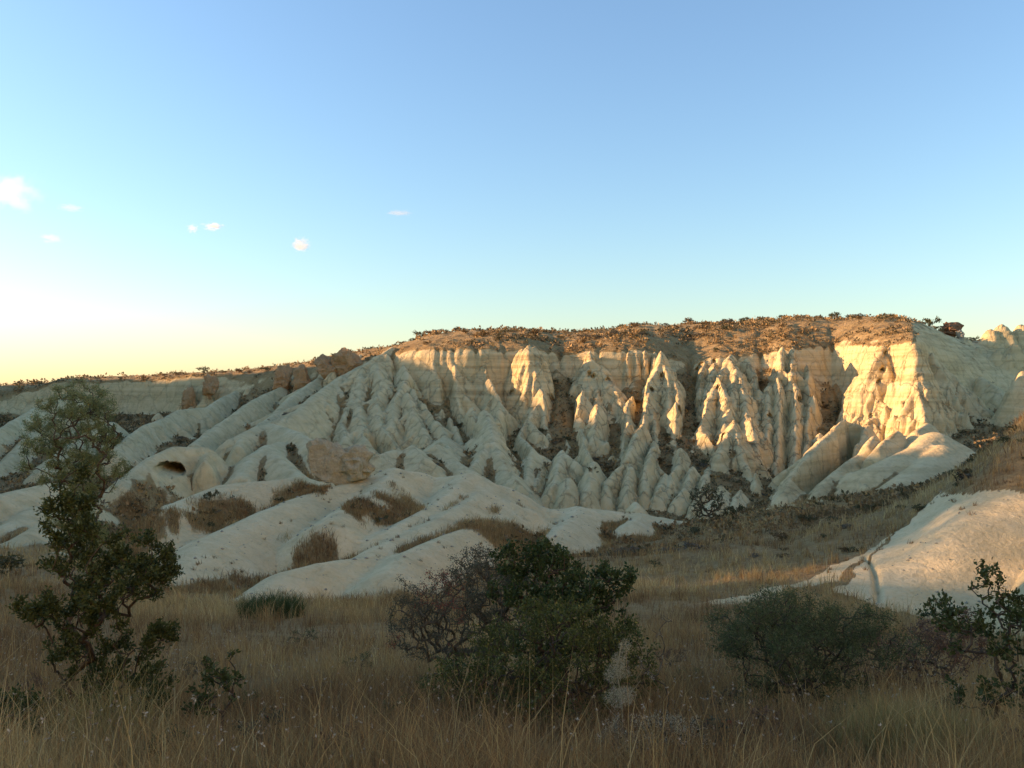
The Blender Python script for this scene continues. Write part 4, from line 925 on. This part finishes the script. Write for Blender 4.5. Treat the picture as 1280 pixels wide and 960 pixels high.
# ------------------------------------------------------------------ countable shrubs of the middle and far distance
SHRUB_MESH = []
M_BSHRUB = leaf_mat('brown_shrub', [(0, (0.077, 0.050, 0.019)), (.5, (0.154, 0.099, 0.038)), (1, (0.264, 0.171, 0.064))], .2)
M_GSHRUB = leaf_mat('grey_shrub', [(0, (0.08, 0.072, 0.05)), (.5, (0.15, 0.135, 0.095)), (1, (0.25, 0.225, 0.16))], .2)
HUE = ('dark green', 'brown', 'grey')
for v in range(5):
    g = np.random.default_rng(200 + v)
    bl = [(0, 0, .42, .42, .42, .34, 2)] + [(g.normal() * .22, g.normal() * .22, .4 + .2 * g.random(), .25, .25, .22, 1) for _ in range(3)]
    segs, load, _ = grow(g, bl, 60, [(0, 0)], r_tip=.004, r_gain=.004, wob=.2)
    V1, Q1 = tubes(segs, 3); V2, Q2, T2 = foliage(g, segs, load, 420, .10, .055, .04)
    V, Q, T_ = merge([(V1, Q1, np.full(len(V1), .35)), (V2, Q2, T2)])
    SHRUB_MESH.append([raw_mesh('shrub', V, Q, mt, T_) for mt in (M_SHRUB, M_BSHRUB, M_GSHRUB)])
def far_shrub(px, D, wpx, label, group=None, name='shrub', tall=1.0, hue=None):
    """label and group may hold {} for the look of this shrub"""
    if hue is None: hue = random.choices((0, 1, 2), (.4, .35, .25))[0]
    p = at(px, D, -.05); o = link(name, SHRUB_MESH[random.randrange(5)][hue]); o.location = p
    w = wpx * D / FPX; o.scale = (w, w * (.8 + .4 * random.random()), w * tall * (.85 + .3 * random.random())); o.rotation_euler = (0, 0, random.random() * 6.28)
    look = ('tiny ' if w < 1.0 else 'small ' if w < 1.7 else 'bushy ') + HUE[hue] if '{}' in label else ''
    return tag(o, label.format(look), 'shrub', group.format(look) if group else None)
skyd = lambda px: float(np.interp(px, PXS, SKY_D)); rimd = lambda px: float(np.interp(px, PXS, RIM_D)); footd = lambda px: float(np.interp(px, PXS, FOOT_D))
for px, w, t in ((52,7,.8),(150,7,.6),(180,9,.5),(205,8,.6),(224,8,1),(255,15,.7),(278,9,.7),(298,14,.6),(312,8,.6),(333,15,.6),(355,9,.7)):
    far_shrub(px, rimd(px) + 1.5, w, '{} shrub on the low rim west of the orange crags', '{} shrubs on the low western rim', tall=t)
for px, w, t in ((462,12,.7),(505,12,.6),(526,18,.7),(545,16,.6),(572,14,.6),(600,12,.5),(636,18,.6),(668,12,.5),(705,9,.5),(774,17,.8),(797,11,.8),(812,7,.8),(832,10,.5),(860,18,.7),(880,12,.6),(905,14,.6),(930,16,.7),(956,12,.6),(982,14,.6),(1005,16,.6),(1022,12,.6),(1044,18,.6),(1062,14,.7),(1078,10,.6),(1095,10,.6),(1112,16,.7)):
    far_shrub(px, skyd(px) - 3, w, '{} shrub on the plateau skyline above the cliff', '{} shrubs along the plateau skyline', tall=t)
for px, w in ((1150,16),(1160,22),(1170,16),(1216,12)):
    far_shrub(px, skyd(px) - 4, w, 'dark green shrub beside the rust brown skyline boulder', 'shrubs by the skyline boulder', tall=.8, hue=0)
g = np.random.default_rng(301)
for _ in range(46):
    px = 500 + 620 * g.random(); d = rimd(px) + 2 + g.random() * (skyd(px) - rimd(px) - 6)
    far_shrub(px, d, 6 + 9 * g.random(), '{} low shrub on the brown slope between cliff rim and skyline', '{} shrubs on the plateau slope', tall=.6)
cnt = 0
while cnt < 60:
    px = 430 + 640 * g.random(); d = 92 + (footd(px) - 93) * g.random(); _, vg, sl_ = groundv([unx(px, d)], [d])
    if vg[0] < .8: continue
    far_shrub(px, d, 5 + 8 * g.random(), '{} shrub in a scrubby gully between the rock fins', '{} shrubs in the cliff gullies', tall=.7); cnt += 1
cnt = 0
while cnt < 40:
    px = 1120 + 200 * g.random(); d = 36 + 26 * g.random(); _, vg, sl_ = groundv([unx(px, d)], [d])
    if vg[0] < .8: continue
    far_shrub(px, d, 9 + 14 * g.random(), '{} low shrub on the brown slope above the bare pale bank', '{} shrubs on the slope over the bare bank', tall=.55); cnt += 1
cnt = 0
while cnt < 26:
    px = 760 + 330 * g.random(); d = 30 + 30 * g.random(); _, vg, sl_ = groundv([unx(px, d)], [d])
    if vg[0] < .8: continue
    far_shrub(px, d, 12 + 18 * g.random(), '{} low shrub on the grassy slope right of the pale ridge', '{} shrubs on the grassy slope', tall=.5); cnt += 1
cnt = 0
while cnt < 60:
    px = 100 + 300 * g.random(); d = 40 + 84 * g.random() ** .9; _, vg, sl_ = groundv([unx(px, d)], [d])
    if vg[0] < .75: continue
    far_shrub(px, d, 8 + 10 * g.random(), '{} shrub in the hollows between the rounded western ridges', '{} shrubs among the western ridges', tall=.6); cnt += 1
far_shrub(262, 52, 20, 'single dark shrub on the tan slope below the cave', tall=.9, hue=0)
far_shrub(135, 104, 44, 'leafy green bush behind the crown of the feathery tree', name='green_bush', tall=1.1, hue=0)
far_shrub(6, 62, 60, 'dark bush in the hollow above the smooth white dome', name='dark_bush', tall=.7, hue=0)
far_shrub(10, 31, 56, 'dark green bush at the lower end of the smooth white domes', name='dark_bush', tall=.8, hue=0)
far_shrub(914, 62, 24, 'dense green bush beside the small bare tree on the slope crest', name='green_bush', tall=.9, hue=0)
D = 63.0; b = at(886, D)
plant('small_tree', 'small sparse grey tree on the crest at the end of the pale ridge', 'tree', b,
      [blob(b, D, 883, 625, 18, 22, 1), blob(b, D, 895, 632, 12, 14, .4), blob(b, D, 872, 636, 9, 12, .3)], 61, 160, [(0, 0), (.2, 0)], 1100, .16, .07, M_SHRUB, M_TWIG, .08, r_tip=.012, r_gain=.012)
D = 40.5; b = at(1198, D)
plant('dead_branch', 'dark crooked dead branches lying at the top of the bare slope', 'branch', b,
      [(.9, 0, .35, .9, .3, .25, 1), (.2, 0, .3, .4, .3, .2, .5)], 62, 46, [(0, 0), (-.5, .1)], 150, .12, .05, M_SHRUB, M_BARK, .05, r_tip=.012, r_gain=.010, wob=.3)

# ------------------------------------------------------------------ boulders
import bmesh
def boulder(name, label, px, D, wpx, hpx, mat, seed, dep=.8, lean=0.0, sink=.25):
    """angular rock: a cut sphere with planes sheared off and rough faces"""
    g = np.random.default_rng(seed); bm = bmesh.new(); bmesh.ops.create_icosphere(bm, subdivisions=5, radius=1)
    V = np.array([v.co for v in bm.verts])
    for _ in range(16):
        n = unit(g.normal(size=3) * [1, 1, .6]); c = .42 + .35 * g.random(); d = V @ n
        V = V - np.outer(np.maximum(d - c, 0), n)
    nr = unit(V); q = V * 2.3 + seed
    rg = 1 - 2 * np.abs(vn3(q[:, 0] * .8, q[:, 1] * .8, q[:, 2] * 1.6))
    V = V + nr * (.16 * rg + .13 * vn3(q[:, 0], q[:, 1], q[:, 2]) + .09 * vn3(q[:, 0] * 2.6, q[:, 1] * 2.6, q[:, 2] * 2.6) + .05 * vn3(q[:, 0] * 6, q[:, 1] * 6, q[:, 2] * 6))[:, None]
    k = D / FPX; h = hpx * k / (1 - sink * .5)
    V[:, 2] = (V[:, 2] + 1) * .5; V[:, 0] += lean * V[:, 2]
    V = V * [wpx * k * .56, wpx * k * .56 * dep, h]; V[:, 2] -= h * sink * .5
    for v, c in zip(bm.verts, V): v.co = c
    me = bpy.data.meshes.new(name); bm.to_mesh(me); bm.free(); me.materials.append(mat)
    o = link(name, me); o.location = at(px, D); return tag(o, label, 'rock')
boulder('boulder', 'rough jagged tan boulder with steep left face on the crest of the pale ridge', 420, 57.5, 50, 62, M_PINK, 3, lean=-.3, sink=.35)
boulder('boulder', 'lower tan rock leaning against the jagged tan boulder', 446, 58.0, 50, 42, M_PINK, 25, sink=.35)
boulder('boulder', 'grey craggy rock in scrub behind the jagged tan boulder', 484, 76, 60, 46, M_GTUFF, 8, sink=.3)
boulder('boulder', 'rust brown boulder on the skyline beside dark shrubs', 1186, skyd(1186) - 2, 34, 22, M_RUST, 11)
boulder('boulder', 'small pale round rock among the dark shrubs on the skyline', 1201, skyd(1201) - 3, 14, 13, M_GTUFF, 12)
boulder('crag', 'large orange crag on the skyline at the top of the western ridges', 437, 140, 52, 32, M_ORANGE, 13, sink=.6)
boulder('crag', 'orange crag with scrub on its top beside the large one', 412, 140, 34, 26, M_ORANGE, 14, sink=.6)
boulder('crag', 'pinkish crag standing above the longest rounded ridge', 378, 140.5, 28, 32, M_ORANGE, 17, sink=.5)
boulder('crag', 'pale pinkish crag beside the pinkish one over the rounded ridges', 353, 143, 34, 32, M_ORANGE, 19, sink=.6)
boulder('crag', 'small orange crag below the rim of the shaded western cliff', 262, 153, 26, 26, M_ORANGE, 21, sink=.5)
boulder('crag', 'narrow orange crag below the rim beside the small orange one', 235, 153, 20, 26, M_ORANGE, 22, sink=.5)

# ------------------------------------------------------------------ clouds
def cloud_mat(name, dens, seed, thr):
    m = bpy.data.materials.new(name); m.use_nodes = True; nd = m.node_tree.nodes; lk = m.node_tree.links
    nd.remove(nd['Principled BSDF']); vol = nd.new('ShaderNodeVolumePrincipled')
    vol.inputs['Color'].default_value = (1, .94, .86, 1); vol.inputs['Anisotropy'].default_value = .35
    tc = nd.new('ShaderNodeTexCoord'); ln = nd.new('ShaderNodeVectorMath'); ln.operation = 'LENGTH'; lk.new(tc.outputs['Object'], ln.inputs[0])
    off = nd.new('ShaderNodeVectorMath'); off.operation = 'ADD'; off.inputs[1].default_value = (seed * 3.1, seed, 0); lk.new(tc.outputs['Object'], off.inputs[0])
    n = noise_node(nd, lk, off.outputs[0], 1.7, 5, .6)
    body = math_node(nd, lk, 'SUBTRACT', 1.0, ln.outputs['Value'])
    v = math_node(nd, lk, 'ADD', body, math_node(nd, lk, 'MULTIPLY', math_node(nd, lk, 'SUBTRACT', n.outputs[0], .5), 3.4))
    v = math_node(nd, lk, 'MULTIPLY', math_node(nd, lk, 'SUBTRACT', v, thr), 2.0, True)
    lk.new(math_node(nd, lk, 'MULTIPLY', math_node(nd, lk, 'MULTIPLY', v, math_node(nd, lk, 'MULTIPLY', body, 2.0, True)), dens), vol.inputs['Density'])
    lk.new(vol.outputs[0], nd['Material Output'].inputs['Volume']); return m
for ci, (px, py, w, h, dens, label) in enumerate((
        (14, 240, 96, 66, .0045, 'largest cream coloured cumulus puff high over the western rim'),
        (88, 260, 40, 12, .010, 'thin faint wisp of cloud beside the largest puff'),
        (64, 298, 40, 16, .006, 'very faint wisp of cloud below the largest puff'),
        (241, 286, 20, 15, .03, 'tiny white cloud puff next to a slightly longer one'),
        (266, 283, 34, 15, .03, 'small flat white cloud puff next to a tiny round one'),
        (376, 306, 32, 24, .03, 'small lone white cloud puff closest above the plateau'),
        (499, 266, 40, 10, .010, 'thin short streak of cloud on its own'))):
    Dc = 2600.0; bm = bmesh.new(); bmesh.ops.create_icosphere(bm, subdivisions=3, radius=1)
    me = bpy.data.meshes.new('cloud'); bm.to_mesh(me); bm.free()
    me.materials.append(cloud_mat('cloud_vapour', dens * 1.1, ci + 1.7, .28))
    o = link('cloud', me); o.location = (unx(px, Dc), Dc, unz(py, Dc)); k = Dc / FPX * .5; o.scale = (w * k, w * k * .8, h * k)
    tag(o, label, 'cloud')
